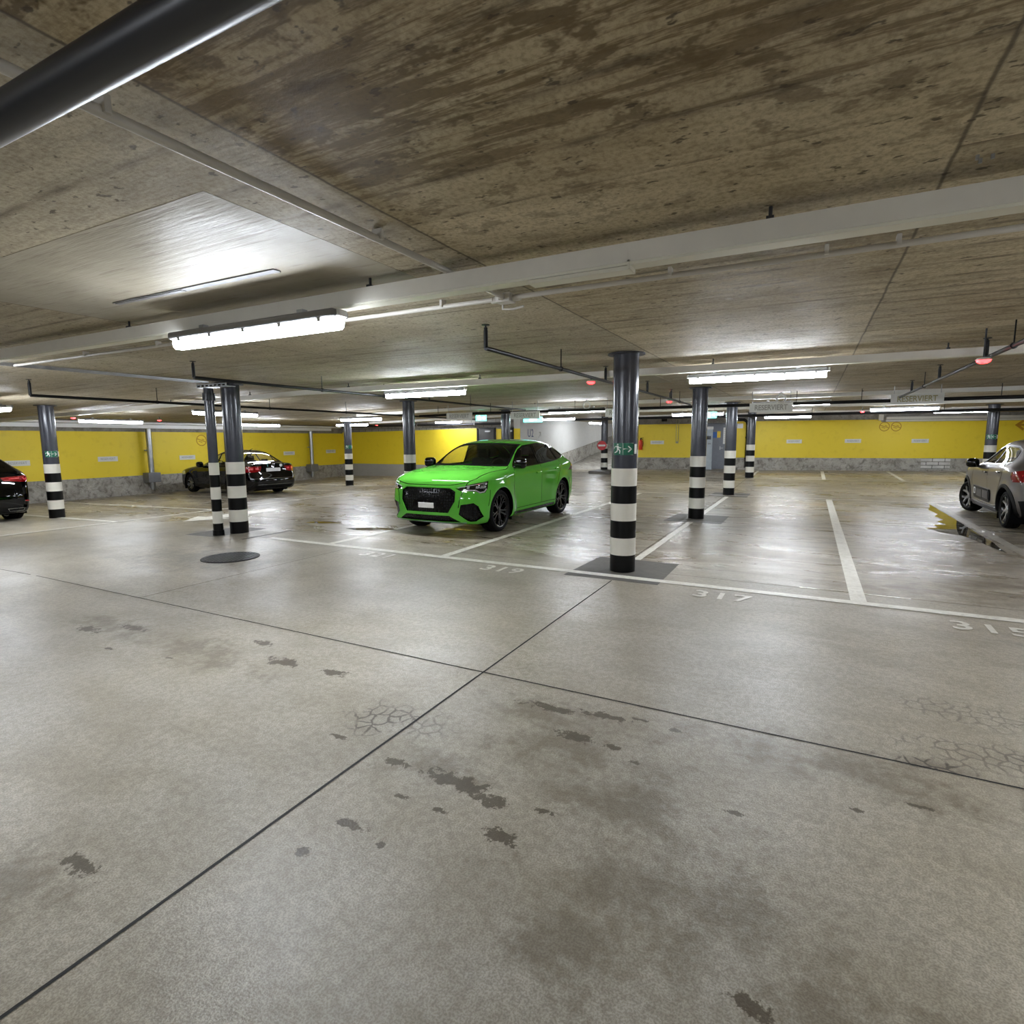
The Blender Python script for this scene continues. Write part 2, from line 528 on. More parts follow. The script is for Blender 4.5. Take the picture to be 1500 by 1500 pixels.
def build_car(name, sp, loc, rotz, label):
    car = thing(name, label, 'car', loc, rotz)
    paint = sp['paint']
    bm = lattice_shell(sp)
    sf = Surf(bm)
    R, w = sp['wheel_r'], sp['wheel_w']
    ra = sp['arch_r']
    nrm_side = lambda s: (lambda c, n: c.y * s > 0.3 and n.y * s > 0.1)
    # wheel arches
    for xa in sp['axles']:
        circ = [(xa + ra * math.cos(2 * PI * k / 40), R + 0.01 + ra * math.sin(2 * PI * k / 40)) for k in range(40)]
        for s in (1, -1):
            carve(bm, circ, SIDE, lambda c, n, s=s: c.y * s > 0.5 and c.z < 1.0 and n.z < 0.6).free()
            wl = bmesh.new()
            y1 = sp['half_width'] - 0.03; y0 = sp['half_width'] - w - 0.14
            ra2 = ra + 0.004
            pa = [(ra2 * math.cos(PI * k / 24 - 0.0), ra2 * math.sin(PI * k / 24)) for k in range(25)]
            pa = [(ra2, -0.2)] + pa + [(-ra2, -0.2)]
            A = [wl.verts.new((xa + x, s * y0, R + z)) for x, z in pa]; Bv = [wl.verts.new((xa + x, s * y1, R + z)) for x, z in pa]
            for k in range(len(pa) - 1): wl.faces.new((A[k], A[k + 1], Bv[k + 1], Bv[k]))
            wl.faces.new(A)
            obj('wheel_well', wl, M['dark_inside'], car)
            if sp.get('arch_trim'):
                at = bmesh.new(); rws = []
                for k in range(33):
                    a = -0.22 + (PI + 0.44) * k / 32
                    row = []
                    for rr, off in ((ra - 0.004, -0.03), (ra, 0.010), (ra + 0.03, 0.014), (ra + 0.062, 0.010), (ra + 0.066, -0.006)):
                        x = xa + rr * math.cos(a); z = R + 0.01 + rr * math.sin(a)
                        c, n = sf.hit(SIDE, x, max(z, sp['sill'] + 0.03), -s)
                        if c is None: c = Vector((x, s * (sp['half_width'] - 0.05), z)); n = Vector((0, s, 0))
                        row.append(at.verts.new((x, c.y + s * off, z)))
                    rws.append(row)
                for p, q in zip(rws, rws[1:]):
                    for k in range(4): at.faces.new((p[k], p[k + 1], q[k + 1], q[k]))
                bmesh.ops.recalc_face_normals(at, faces=at.faces)
                obj('wheel_arch_trim', at, sp['arch_trim'], car, 40)
    tyre, rim = wheel_meshes(R, sp['rim_r'], w, sp['spokes'])
    rim = mesh_of(rim, sp['rim_mats'], 30)
    for xa in sp['axles']:
        for s in (1, -1):
            o = obj('wheel', tyre, None, car)
            o.location = (xa, s * (sp['half_width'] - 0.025 - w / 2 - sp.get('track_in', 0)), R)
            o.rotation_euler = (0, random.uniform(0, 1), (0 if s > 0 else PI) + (sp.get('steer', 0) if xa == sp['axles'][0] else 0))
            obj('rim', rim, None, o)
    # side glass, doors
    seams = bmesh.new()
    for s in (1, -1):
        fl = nrm_side(s)
        trim = carve(bm, sp['dlo'], SIDE, lambda c, n, s=s: c.y * s > 0.3 and n.y * s > 0.05 and c.z > 0.9)
        panes = [carve(trim, p, SIDE, lambda c, n: True) for p, g in sp['panes']]
        doors = []
        for dp, hpos in sp['doors']:
            d = carve(bm, dp, SIDE, lambda c, n, s=s: c.y * s > 0.3 and n.y * s > 0.05)
            do = obj('door', d, [paint], car, 60)
            doors.append(do)
            sf.ribbon(seams, dp, SIDE, -s, 0.008, closed=True)
            hb = bmesh.new()
            c, n = sf.hit(SIDE, hpos[0], hpos[1], -s)
            rounded(hb, (c.x, c.y + s * 0.018, c.z), (0.20, 0.035, 0.032), 0.012)
            obj('door_handle', hb, [sp.get('handle_mat', paint)], do, 40)
        obj('window_frame', recess(trim, 0.004, 0), [sp['frame_mat']], car, 40)
        for k, (pn, (p, g)) in enumerate(zip(panes, sp['panes'])):
            par = doors[min(k, len(doors) - 1)]
            obj('window', recess(pn, 0.009, 1), [g, M['black_plastic']], par, 40)
    # windscreen and rear window, seen along the car
    ws = carve(bm, sp['windscreen'], FRONT, lambda c, n: n.x > 0.12 and c.z > 0.9 and abs(c.x) < 1.6)
    inner = carve(ws, sp['windscreen_glass'], FRONT, lambda c, n: True)
    obj('windscreen_surround', recess(ws, 0.004, 0), [M['black_plastic']], car, 40)
    obj('windscreen', recess(inner, 0.006, 1), [M['glass_front'], M['black_plastic']], car, 40)
    rw = carve(bm, sp['rear_window'], FRONT, lambda c, n: n.x < -0.12 and c.z > 0.85)
    obj('rear_window', recess(rw, 0.006, 1), [sp['rear_glass'], M['black_plastic']], car, 40)
    # bonnet, painted lines between panels
    if 'bonnet' in sp:
        bo = carve(bm, sp['bonnet'], PLAN, lambda c, n: n.z > 0.25 and c.z > 0.7)
        obj('bonnet', bo, [paint], car, 60)
        sf.ribbon(seams, sp['bonnet'], PLAN, 1, 0.010, 0.003, 0.02, closed=True)
    for line, pr, sg in sp.get('seam_lines', []): sf.ribbon(seams, line, pr, sg, 0.009)
    sp['details'](bm, sf, car, sp)
    obj('panel_gap', seams, [M['gloss_black']], car)
    # dark lining inside the shell
    ln = bmesh.new(); mp = {}
    bm.normal_update()
    for f in bm.faces:
        if f.calc_center_median().z > 0.45:
            vs = []
            for q in f.verts:
                if q not in mp: mp[q] = ln.verts.new(q.co - q.normal * 0.022)
                vs.append(mp[q])
            ln.faces.new(vs[::-1])
    obj('cabin_lining', ln, [M['dark_inside']], car, 60)
    obj('body', bm, [paint], car, 60)
    # cabin
    cx, cz = sp['cabin']
    cab = bmesh.new()
    rounded(cab, (cx + 0.62, 0, cz + 0.02), (0.40, sp['half_width'] * 1.62, 0.16), 0.06)
    obj('dashboard', cab, [M['dark_inside']], car, 40)
    for s in (1, -1):
        st = bmesh.new()
        rounded(st, (cx - 0.25, s * 0.36, cz - 0.10), (0.16, 0.48, 0.62), 0.06, Matrix.Rotation(-0.18, 4, 'Y'))
        rounded(st, (cx - 0.34, s * 0.36, cz + 0.30), (0.10, 0.26, 0.18), 0.045)
        rounded(st, (cx + 0.02, s * 0.36, cz - 0.42), (0.52, 0.50, 0.18), 0.06)
        obj('front_seat', st, [M['seat_cloth']], car, 40)
    st = bmesh.new()
    rounded(st, (cx - 1.08, 0, cz - 0.12), (0.16, 1.2, 0.58), 0.06, Matrix.Rotation(-0.25, 4, 'Y'))
    for s in (1, -1): rounded(st, (cx - 1.16, s * 0.36, cz + 0.22), (0.09, 0.24, 0.13), 0.04)
    obj('rear_seat', st, [M['seat_cloth']], car, 40)
    sw = lathe(bmesh.new(), [(0.172 + 0.016 * math.cos(a), 0.016 * math.sin(a)) for a in [2 * PI * k / 10 for k in range(10)]], 'X', 36, closed=True)
    for a in (0, PI, -PI / 2):
        box(sw, (0, 0.085 * math.cos(a), 0.085 * math.sin(a)), (0.02, 0.17 if a != -PI / 2 else 0.04, 0.04 if a != -PI / 2 else 0.17))
    tube(sw, [(0, 0, 0), (0.3, 0, -0.06)], 0.035)
    obj('steering_wheel', sw, [M['dark_inside']], car, 40, (cx + 0.36, 0.36, cz + 0.06), (0, -0.35, 0))
    # mirrors
    for s in (1, -1):
        mx, my, mz = sp['mirror']
        mb = bmesh.new()
        rounded(mb, (mx, s * my, mz), (0.17, 0.21, 0.18), 0.065, Matrix.Rotation(s * -0.12, 4, 'Z'))
        tube(mb, [(mx + 0.02, s * (my - 0.16), mz - 0.075), (mx, s * (my - 0.02), mz - 0.055)], 0.024, 8)
        obj('door_mirror', mb, [sp['mirror_mat']], car, 50)
    und = bmesh.new()
    box(und, ((sp['x_range'][0] + sp['x_range'][1]) / 2, 0, sp['sill'] + 0.03), (sp['x_range'][1] - sp['x_range'][0] - 0.5, sp['half_width'] * 1.3, 0.05))
    obj('underbody', und, [M['dark_inside']], car)
    return car

def OBL(ang):
    """sideways-turned projection for lamps wrapping round a corner"""
    return (Vector((-math.sin(ang), math.cos(ang), 0)), Vector((0, 0, 1)))

def mir(poly): return [(-a, b) for a, b in poly]

LEVELS = [(0.12, 0.012), (0.42, 0.004), (0.72, -0.006), (0.92, -0.022), (1.0, -0.075)]

def rings_badge(bm, sf, z, r, gap, mi=0):
    """four interlinked rings"""
    c, n = sf.hit(FRONT, 0, z, 1)
    for k in range(4):
        y = (k - 1.5) * gap
        pr = [(r + 0.0045 * math.cos(a), 0.0045 * math.sin(a)) for a in [2 * PI * q / 8 for q in range(8)]]
        t = lathe(bmesh.new(), pr, 'X', 24, closed=True)
        bmesh.ops.translate(t, verts=t.verts, vec=(c.x - 0.022, y, z))
        me = bpy.data.meshes.new('t'); t.to_mesh(me); t.free(); bm.from_mesh(me); bpy.data.meshes.remove(me)

# ---- bright green coupe-backed SUV
def green_details(bm, sf, car, sp):
    fr = lambda c, n: n.x > 0.1 and c.x > 1.4
    grille = [(-0.41, 0.80), (0.41, 0.80), (0.525, 0.735), (0.525, 0.58), (0.41, 0.39), (-0.41, 0.39), (-0.525, 0.58), (-0.525, 0.735)]
    g = carve(bm, grille, FRONT, fr)
    go = obj('grille', recess(g, 0.03, 1), [M['honeycomb'], M['gloss_black']], car, 40)
    c, n = sf.hit(FRONT, 0, 0.49, 1)
    pl = bmesh.new(); rounded(pl, (c.x + 0.002, 0.0, 0.505), (0.012, 0.30, 0.085), 0.005)
    obj('number_plate', pl, [M['plate_white']], go)
    rb = bmesh.new(); rings_badge(rb, sf, 0.758, 0.026, 0.040)
    obj('rings_emblem', rb, [M['black_alloy']], go)
    bar_ = bmesh.new(); sf.plate(bar_, [(-0.46, 0.655), (0.46, 0.655), (0.46, 0.64), (-0.46, 0.64)], FRONT, 1, -0.02, 0.012)
    obj('grille_bar', bar_, [M['gloss_black']], go)
    ed = bmesh.new()
    sf.ribbon(ed, [(a * 1.012, 0.6 + (b - 0.6) * 1.02) for a, b in grille], FRONT, 1, 0.018, 0.006, closed=True)
    obj('grille_surround', ed, [M['paint_green']], car, 40)
    for s in (1, -1):
        ip = [(0.585, 0.375), (0.615, 0.525), (0.79, 0.555), (0.835, 0.50), (0.86, 0.32), (0.80, 0.255), (0.735, 0.255), (0.70, 0.275)]
        ip = [(a * s, b) for a, b in ip]
        q = carve(bm, ip, FRONT, fr)
        obj('side_intake', recess(q, 0.04, 1), [M['honeycomb'], M['gloss_black']], car, 40)
        pr = OBL(0.62 * s)
        hp = [(-0.86, 0.795), (-0.50, 0.865), (-0.30, 0.885), (-0.315, 0.765), (-0.36, 0.705), (-0.45, 0.70), (-0.52, 0.735), (-0.76, 0.745)]
        hp = [(a * s, b) for a, b in hp]
        d = pr[0].cross(pr[1])
        q = carve(bm, hp, pr, lambda c, n, d=d, s=s: n.dot(d) > 0.1 and c.y * s > 0.2)
        ho = obj('headlight', recess(q, 0.006, 0), [M['lamp_dark']], car, 40)
        dr = bmesh.new()
        for line, w in (([(-0.80, 0.795), (-0.50, 0.845), (-0.33, 0.865)], 0.010), ([(-0.72, 0.760), (-0.52, 0.752), (-0.45, 0.715), (-0.375, 0.720), (-0.335, 0.765)], 0.020)):
            sf.ribbon(dr, [(a * s, b) for a, b in line], pr, 1, w, 0.004)
        for u0 in (-0.64, -0.50, -0.42, -0.37):
            sf.plate(dr, [((u0 + dx) * s, 0.80 + dz) for dx, dz in ((-0.022, -0.02), (0.018, -0.02), (0.028, 0.02), (-0.010, 0.02))], pr, 1, 0.003)
        obj('daytime_light', dr, [M['lamp_clear']], ho)
        tp = OBL((PI - 0.55) * s)
        q = [(0.35 * s * -1 * -1, 1.0)]
    q = carve(bm, [(-0.42, 0.348), (0.42, 0.348), (0.60, 0.248), (-0.60, 0.248)], FRONT, fr)
    obj('lower_intake', recess(q, 0.03, 1), [M['honeycomb'], M['gloss_black']], car, 40)
    lip = bmesh.new(); sf.ribbon(lip, [(-0.68, 0.235), (-0.3, 0.232), (0.3, 0.232), (0.68, 0.235)], FRONT, 1, 0.012, 0.012)
    obj('bumper_lip', lip, [M['alloy']], car)
    rear_lamps(bm, sf, car, [(0.40, 1.00), (0.86, 1.02), (0.90, 0.90), (0.42, 0.92)])
    q = carve(bm, [(-0.55, 0.24), (0.55, 0.24), (0.62, 0.45), (-0.62, 0.45)], FRONT, lambda c, n: n.x < -0.1)
    obj('rear_valance', recess(q, 0.01, 0), [M['black_plastic']], car, 40)
    for s in (1, -1):
        sk = bmesh.new()
        sf.ribbon(sk, [(0.86, 0.265), (0.3, 0.262), (-0.3, 0.262), (-0.86, 0.265)], SIDE, -s, 0.05, 0.015)
        obj('sill_trim', sk, [M['gloss_black']], car, 40)

def rear_lamps(bm, sf, car, poly, mat='red_lens', ang=0.0, bright=None):
    sp_x0 = min(v.co.x for v in bm.verts)
    for s in (1, -1):
        pr = FRONT if not ang else OBL((-ang) * s)
        xt = sp_x0 + 0.12
        P2 = [(a * math.cos(ang) + xt * math.sin(ang), b) for a, b in poly]
        d = pr[0].cross(pr[1])
        q = carve(bm, [(a * s, b) for a, b in P2], pr, lambda c, n, d=d, s=s: n.dot(d) < -0.1 and c.x < 0 and c.y * s > 0.1)
        to = obj('tail_light', recess(q, -0.006, 0), [M[mat]], car, 40)
        if bright:
            b_ = bmesh.new()
            for br in bright: sf.plate(b_, [((a * math.cos(ang) + xt * math.sin(ang)) * s, b) for a, b in br], pr, -1, 0.010, 0.006)
            obj('lamp_segment', b_, [M['red_bright']], to)

def green_rows():
    return [
     [(2.19, .895), (2.175, .40, .893), (2.11, .68, .885), (2.02, .81, .875), (1.95, .875, .85)],
     [(2.04, .980), (2.03, .40, .978), (1.97, .69, .970), (1.88, .82, .955), (1.82, .910, .905)],
     [(1.60, 1.045), (1.59, .40, 1.043), (1.56, .70, 1.04), (1.54, .84, 1.01), (1.52, .930, .945)],
     [(1.26, 1.080), (1.24, .42, 1.078), (1.19, .74, 1.072), (1.18, .86, 1.035), (1.18, .937, .972)],
     [(1.12, 1.095), (1.07, .42, 1.093), (.90, .80, 1.082), (.90, .875, 1.05), (.90, .937, .99)],
     [(.76, 1.310), (.73, .40, 1.302), (.61, .770, 1.265), (.62, .87, 1.068), (.62, .937, 1.003)],
     [(.40, 1.485), (.37, .38, 1.480), (.26, .715, 1.440), (.26, .87, 1.08), (.26, .937, 1.012)],
     [(-.22, 1.560), (-.22, .38, 1.555), (-.27, .705, 1.515), (-.27, .87, 1.095), (-.27, .937, 1.03)],
     [(-.95, 1.545), (-.95, .38, 1.538), (-.98, .685, 1.49), (-.98, .865, 1.12), (-.98, .937, 1.055)],
     [(-1.4, 1.465), (-1.4, .38, 1.455), (-1.42, .66, 1.40), (-1.42, .85, 1.15), (-1.42, .935, 1.08)],
     [(-1.8, 1.305), (-1.8, .40, 1.297), (-1.78, .66, 1.26), (-1.75, .82, 1.165), (-1.75, .915, 1.09)],
     [(-2.03, 1.17), (-2.03, .40, 1.165), (-1.99, .67, 1.155), (-1.95, .79, 1.12), (-1.92, .88, 1.06)],
     [(-2.15, 1.10), (-2.14, .42, 1.10), (-2.10, .66, 1.09), (-2.06, .78, 1.06), (-2.02, .86, 1.02)]]

def scale_poly(p, dx=0, dz=0): return [(a + dx, b + dz) for a, b in p]

GREEN = dict(
    rows=green_rows(), sill=0.19, side_levels=LEVELS,
    front_levels=[(0.035, .80), (0.075, .60), (0.085, .40), (0.06, .25), (-0.02, .19)],
    rear_levels=[(-0.035, .98), (-0.09, .72), (-0.12, .50), (-0.08, .30), (0.0, .22)],
    x_range=(-2.25, 2.25), half_width=0.915, height=1.557,
    creases=[(lambda a, b: a[2] == 0 and b[2] == 0 and abs(a[1]) == 3 and abs(b[1]) == 3 and max(a[0], b[0]) <= 5, 0.45),
             (lambda a, b: a[2] == 0 and b[2] == 0 and abs(a[1]) == 2 and abs(b[1]) == 2 and min(a[0], b[0]) >= 4, 0.35),
             (lambda a, b: a[2] == 0 and b[2] == 0 and a[0] == 0 and b[0] == 0, 0.3)],
    flares=[(1.345, .355, .42, .022, .10), (-1.335, .355, .42, .026, .11)],
    axles=(1.345, -1.335), wheel_r=0.357, wheel_w=0.255, rim_r=0.272, arch_r=0.393, spokes=(5, 'twin'), steer=0.02,
    rim_mats=[M['black_alloy'], M['black_alloy'], M['disc_metal']],
    paint=M['paint_green'], frame_mat=M['gloss_black'], mirror_mat=M['gloss_black'],
    dlo=[(.82, 1.066), (.70, 1.165), (.52, 1.285), (.34, 1.375), (.12, 1.44), (-.5, 1.482), (-.95, 1.458), (-1.25, 1.395), (-1.48, 1.31), (-1.63, 1.235), (-1.62, 1.205), (-1.40, 1.165), (-1.0, 1.125), (-.4, 1.09), (.1, 1.07), (.55, 1.056)],
    panes=[([(.62, 1.08), (.57, 1.20), (.46, 1.285), (.30, 1.365), (.10, 1.418), (-.20, 1.44), (-.24, 1.10)], M['glass_dark']),
           ([(-.31, 1.105), (-.27, 1.442), (-.5, 1.46), (-.90, 1.44), (-1.08, 1.41), (-1.16, 1.155), (-1.0, 1.143)], M['glass_privacy']),
           ([(-1.20, 1.165), (-1.13, 1.39), (-1.25, 1.365), (-1.46, 1.295), (-1.59, 1.232), (-1.40, 1.185)], M['glass_privacy'])],
    doors=[([(.88, .975), (.80, 1.06), (.55, 1.052), (.1, 1.065), (-.26, 1.08), (-.28, .34), (.78, .34), (.90, .60)], (-.10, .93)),
           ([(-.28, .34), (-.26, 1.082), (-.4, 1.088), (-1.0, 1.122), (-1.21, 1.14), (-1.16, .92), (-.98, .62), (-.92, .34)], (-.98, .97))],
    windscreen=[(-.785, 1.085), (-.72, 1.29), (-.645, 1.462), (-.3, 1.488), (.3, 1.488), (.645, 1.462), (.72, 1.29), (.785, 1.085), (0, 1.10)],
    windscreen_glass=[(-.755, 1.12), (-.69, 1.29), (-.62, 1.440), (-.3, 1.465), (.3, 1.465), (.62, 1.440), (.69, 1.29), (.755, 1.12), (0, 1.132)],
    rear_window=[(-.62, 1.20), (-.55, 1.42), (.55, 1.42), (.62, 1.20)], rear_glass=M['glass_privacy'],
    bonnet=[(2.30, 0), (2.30, -.45), (2.12, -.66), (1.93, -.77), (1.50, -.80), (1.06, -.84), (.90, -.80), (1.08, -.4), (1.14, 0), (1.08, .4), (.90, .80), (1.06, .84), (1.50, .80), (1.93, .77), (2.12, .66), (2.30, .45)],
    seam_lines=[([(-.66, .872), (-.50, .845), (-.42, .832), (.42, .832), (.50, .845), (.66, .872)], FRONT, 1), ([(1.72, .74), (1.74, .60), (1.78, .48)], SIDE, -1), ([(1.72, .74), (1.74, .60), (1.78, .48)], SIDE, 1)],
    details=green_details, cabin=(0.10, 0.98), mirror=(0.76, 0.965, 1.13))

# ---- black saloon
def round_badge(sf, proj, a, b, sign, r):
    """ring badge with a V over a W"""
    c, n = sf.hit(proj, a, b, sign)
    bm = bmesh.new()
    pr = [(r + 0.006 * math.cos(t), 0.006 * math.sin(t)) for t in [2 * PI * q / 8 for q in range(8)]]
    lathe(bm, pr, 'X', 28, closed=True)
    k = r * 0.95
    for line in ([(-.45 * k, .85 * k), (0, .08 * k), (.45 * k, .85 * k)], [(-.85 * k, .35 * k), (-.42 * k, -.85 * k), (0, .02 * k), (.42 * k, -.85 * k), (.85 * k, .35 * k)]):
        tube(bm, [(0, p, q) for p, q in line], 0.005, 6)
    bmesh.ops.translate(bm, verts=bm.verts, vec=c + n * 0.004)
    return bm

def sedan_details(bm, sf, car, sp):
    fr = lambda c, n: n.x > 0.1 and c.x > 1.2
    q = carve(bm, [(-.55, .66), (.55, .66), (.50, .56), (-.50, .56)], FRONT, fr); obj('grille', recess(q, .02, 0), [M['gloss_black']], car, 40)
    for s in (1, -1):
        pr = OBL(0.6 * s); d = pr[0].cross(pr[1])
        hp = [(a * s, b) for a, b in [(-.62, .70), (-.25, .74), (-.22, .62), (-.58, .58)]]
        q = carve(bm, hp, pr, lambda c, n, d=d, s=s: n.dot(d) > .1 and c.y * s > .2 and c.x > 0); obj('headlight', recess(q, .004, 0), [M['lamp_clear']], car, 40)
    rear_lamps(bm, sf, car, [(.40, .945), (.86, .95), (.90, .86), (.88, .775), (.62, .77), (.44, .80)], 'red_lens', 0.25,
               [[(.50, .90), (.60, .905), (.60, .85), (.50, .845)], [(.66, .91), (.78, .91), (.79, .84), (.67, .84)]])
    pl = bmesh.new(); c, n = sf.hit(FRONT, 0, .83, -1); rounded(pl, (c.x - .004, 0, .835), (.012, .50, .11), .005)
    obj('number_plate', pl, [M['plate_white']], car)
    obj('badge', round_badge(sf, FRONT, 0, .975, -1, .052), [M['chrome']], car, 60)
    c, n = sf.hit(FRONT, -.28, .965, -1)
    o = obj('round_sticker', lathe(bmesh.new(), [(.003, -.004), (.05, -.004), (.05, .004), (.003, .004)], 'X', 24), [M['plate_white']], car, 30, c + n * .003)
    q = carve(bm, [(-.60, .24), (.60, .24), (.66, .36), (-.66, .36)], FRONT, lambda c, n: n.x < -.1); obj('rear_valance', recess(q, .008, 0), [M['black_plastic']], car, 40)
    ln = bmesh.new(); sf.ribbon(ln, [(-.78, .565), (.78, .565)], FRONT, -1, .012, .003); sf.ribbon(ln, [(-.60, .372), (.60, .372)], FRONT, -1, .010, .003)
    obj('bumper_line', ln, [M['chrome']], car)
    ln = bmesh.new(); sf.ribbon(ln, [(-.62, 1.02), (-.66, .74), (-.60, .66), (.60, .66), (.66, .74), (.62, 1.02)], FRONT, -1, .008, .0015)
    obj('boot_gap', ln, [M['gloss_black']], car)
    ln = bmesh.new()
    for s in (1, -1): sf.ribbon(ln, [(.50, .958), (-.3, .968), (-1.1, .985), (-1.5, 1.015)], SIDE, -s, .018, .003)
    obj('chrome_strip', ln, [M['chrome']], car)
    obj('aerial', T([(-.95, 0, 1.44), (-1.12, 0, 1.50)], [.014, .006], 8), [M['black_plastic']], car, 40)

SEDAN = dict(
    rows=[
     [(2.26, .735), (2.245, .40, .733), (2.18, .62, .725), (2.10, .74, .72), (2.0, .80, .70)],
     [(2.02, .815), (2.01, .40, .812), (1.95, .62, .80), (1.86, .75, .79), (1.78, .835, .765)],
     [(1.50, .895), (1.49, .40, .892), (1.46, .62, .885), (1.43, .77, .865), (1.40, .865, .825)],
     [(1.08, .945), (1.06, .40, .943), (1.0, .64, .935), (.98, .785, .91), (.98, .87, .865)],
     [(.90, .970), (.86, .38, .968), (.66, .67, .962), (.66, .79, .935), (.66, .87, .89)],
     [(.44, 1.21), (.41, .36, 1.203), (.28, .615, 1.17), (.34, .785, .955), (.34, .872, .905)],
     [(.02, 1.395), (.0, .33, 1.388), (-.10, .565, 1.35), (-.06, .785, .965), (-.06, .872, .912)],
     [(-.45, 1.46), (-.45, .33, 1.452), (-.48, .56, 1.405), (-.48, .785, .975), (-.48, .872, .92)],
     [(-.98, 1.435), (-.98, .33, 1.425), (-1.0, .545, 1.37), (-.98, .78, .985), (-.98, .872, .928)],
     [(-1.38, 1.30), (-1.38, .34, 1.29), (-1.39, .56, 1.235), (-1.38, .77, .992), (-1.38, .87, .935)],
     [(-1.72, 1.085), (-1.72, .38, 1.08), (-1.70, .62, 1.06), (-1.70, .755, .995), (-1.70, .86, .935)],
     [(-2.02, 1.035), (-2.02, .40, 1.033), (-2.0, .62, 1.025), (-1.98, .745, .99), (-1.96, .845, .93)],
     [(-2.20, 1.025), (-2.19, .40, 1.022), (-2.16, .62, 1.01), (-2.12, .735, .98), (-2.07, .81, .92)]],
    sill=.17, side_levels=LEVELS,
    front_levels=[(.03, .68), (.07, .54), (.08, .38), (.05, .24), (-.02, .18)],
    rear_levels=[(-.01, .90), (-.03, .72), (-.13, .54), (-.11, .32), (0, .22)],
    x_range=(-2.32, 2.32), half_width=.885, height=1.46,
    creases=[(lambda a, b: a[2] == 0 and b[2] == 0 and abs(a[1]) == 2 and abs(b[1]) == 2 and 4 <= min(a[0], b[0]) <= 9, .35),
             (lambda a, b: a[2] == 0 and b[2] == 0 and a[0] == 12 and b[0] == 12, .6)],
    flares=[(1.40, .315, .37, .010, .08), (-1.25, .315, .37, .012, .08)],
    axles=(1.40, -1.25), wheel_r=.318, wheel_w=.205, rim_r=.225, arch_r=.352, spokes=(6, 'cross'), steer=0.0, track_in=.01,
    rim_mats=[M['black_alloy'], M['alloy'], M['disc_metal']],
    paint=M['paint_black'], frame_mat=M['gloss_black'], mirror_mat=M['paint_black'],
    dlo=[(.54, .965), (.32, 1.12), (.10, 1.25), (-.08, 1.325), (-.48, 1.37), (-1.0, 1.34), (-1.28, 1.23), (-1.45, 1.11), (-1.52, 1.025), (-1.2, .995), (-.4, .975)],
    panes=[([(.38, .985), (.24, 1.11), (.06, 1.225), (-.10, 1.300), (-.26, 1.33), (-.28, .985)], M['glass_dark']),
           ([(-.34, .99), (-.32, 1.335), (-.5, 1.35), (-.95, 1.325), (-1.12, 1.265), (-1.14, 1.003)], M['glass_dark']),
           ([(-1.19, 1.01), (-1.17, 1.24), (-1.27, 1.21), (-1.42, 1.10), (-1.46, 1.035)], M['glass_dark'])],
    doors=[([(.82, .86), (.54, .958), (-.30, .968), (-.32, .30), (.76, .30), (.88, .52)], (-.14, .82)),
           ([(-.32, .30), (-.30, .969), (-1.16, .988), (-1.13, .80), (-.93, .56), (-.86, .30)], (-.98, .84))],
    windscreen=[(-.665, .975), (-.59, 1.20), (-.515, 1.36), (0, 1.385), (.515, 1.36), (.59, 1.20), (.665, .975), (0, .985)],
    windscreen_glass=[(-.625, 1.0), (-.56, 1.2), (-.49, 1.34), (0, 1.362), (.49, 1.34), (.56, 1.2), (.625, 1.0), (0, 1.01)],
    rear_window=[(-.58, 1.095), (-.545, 1.22), (-.48, 1.365), (.48, 1.365), (.545, 1.22), (.58, 1.095)], rear_glass=M['glass_dark'],
    details=sedan_details, cabin=(-.02, .86), mirror=(.46, .96, .98))

# ---- black SUV at the left edge (rear seen)
def suv_details(bm, sf, car, sp):
    fr = lambda c, n: n.x > 0.1 and c.x > 1.4
    q = carve(bm, [(-.40, .795), (.40, .795), (.505, .60), (.40, .405), (-.40, .405), (-.505, .60)], FRONT, fr); obj('grille', recess(q, .02, 1), [M['honeycomb'], M['gloss_black']], car, 40)
    rear_lamps(bm, sf, car, [(.30, 1.0), (.90, 1.03), (.92, .90), (.70, .89), (.34, .93)], 'red_lens', .35, [[(.45, .975), (.66, .985), (.66, .965), (.45, .955)], [(.72, .985), (.84, .985), (.84, .93), (.76, .93)]])
    ln = bmesh.new(); 
    for s in (1, -1):
        sf.ribbon(ln, [(.38 * s, .33), (.70 * s, .33), (.68 * s, .27), (.42 * s, .27)], FRONT, -1, .012, .004, closed=True)
    obj('exhaust_trim', ln, [M['chrome']], car)
    pl = bmesh.new(); c, n = sf.hit(FRONT, 0, .72, -1); rounded(pl, (c.x - .004, 0, .72), (.012, .50, .11), .005); obj('number_plate', pl, [M['plate_white']], car)
    q = carve(bm, [(-.55, .24), (.55, .24), (.60, .26), (.60, .36), (-.60, .36)], FRONT, lambda c, n: n.x < -.1); obj('rear_valance', recess(q, .01, 0), [M['black_plastic']], car, 40)
    for s in (1, -1):
        rf = bmesh.new(); c, n = sf.hit(FRONT, .72 * s, .48, -1)
        if c is not None: rounded(rf, c, (.01, .12, .03), .004)
        obj('reflector', rf, [M['red_lens']], car)
SUV = dict(GREEN); SUV.update(paint=M['paint_black'], details=suv_details, mirror_mat=M['paint_black'], rear_glass=M['glass_privacy'],
    panes=[(p, M['glass_privacy']) for p, g in GREEN['panes']], rim_mats=[M['alloy'], M['alloy'], M['disc_metal']])

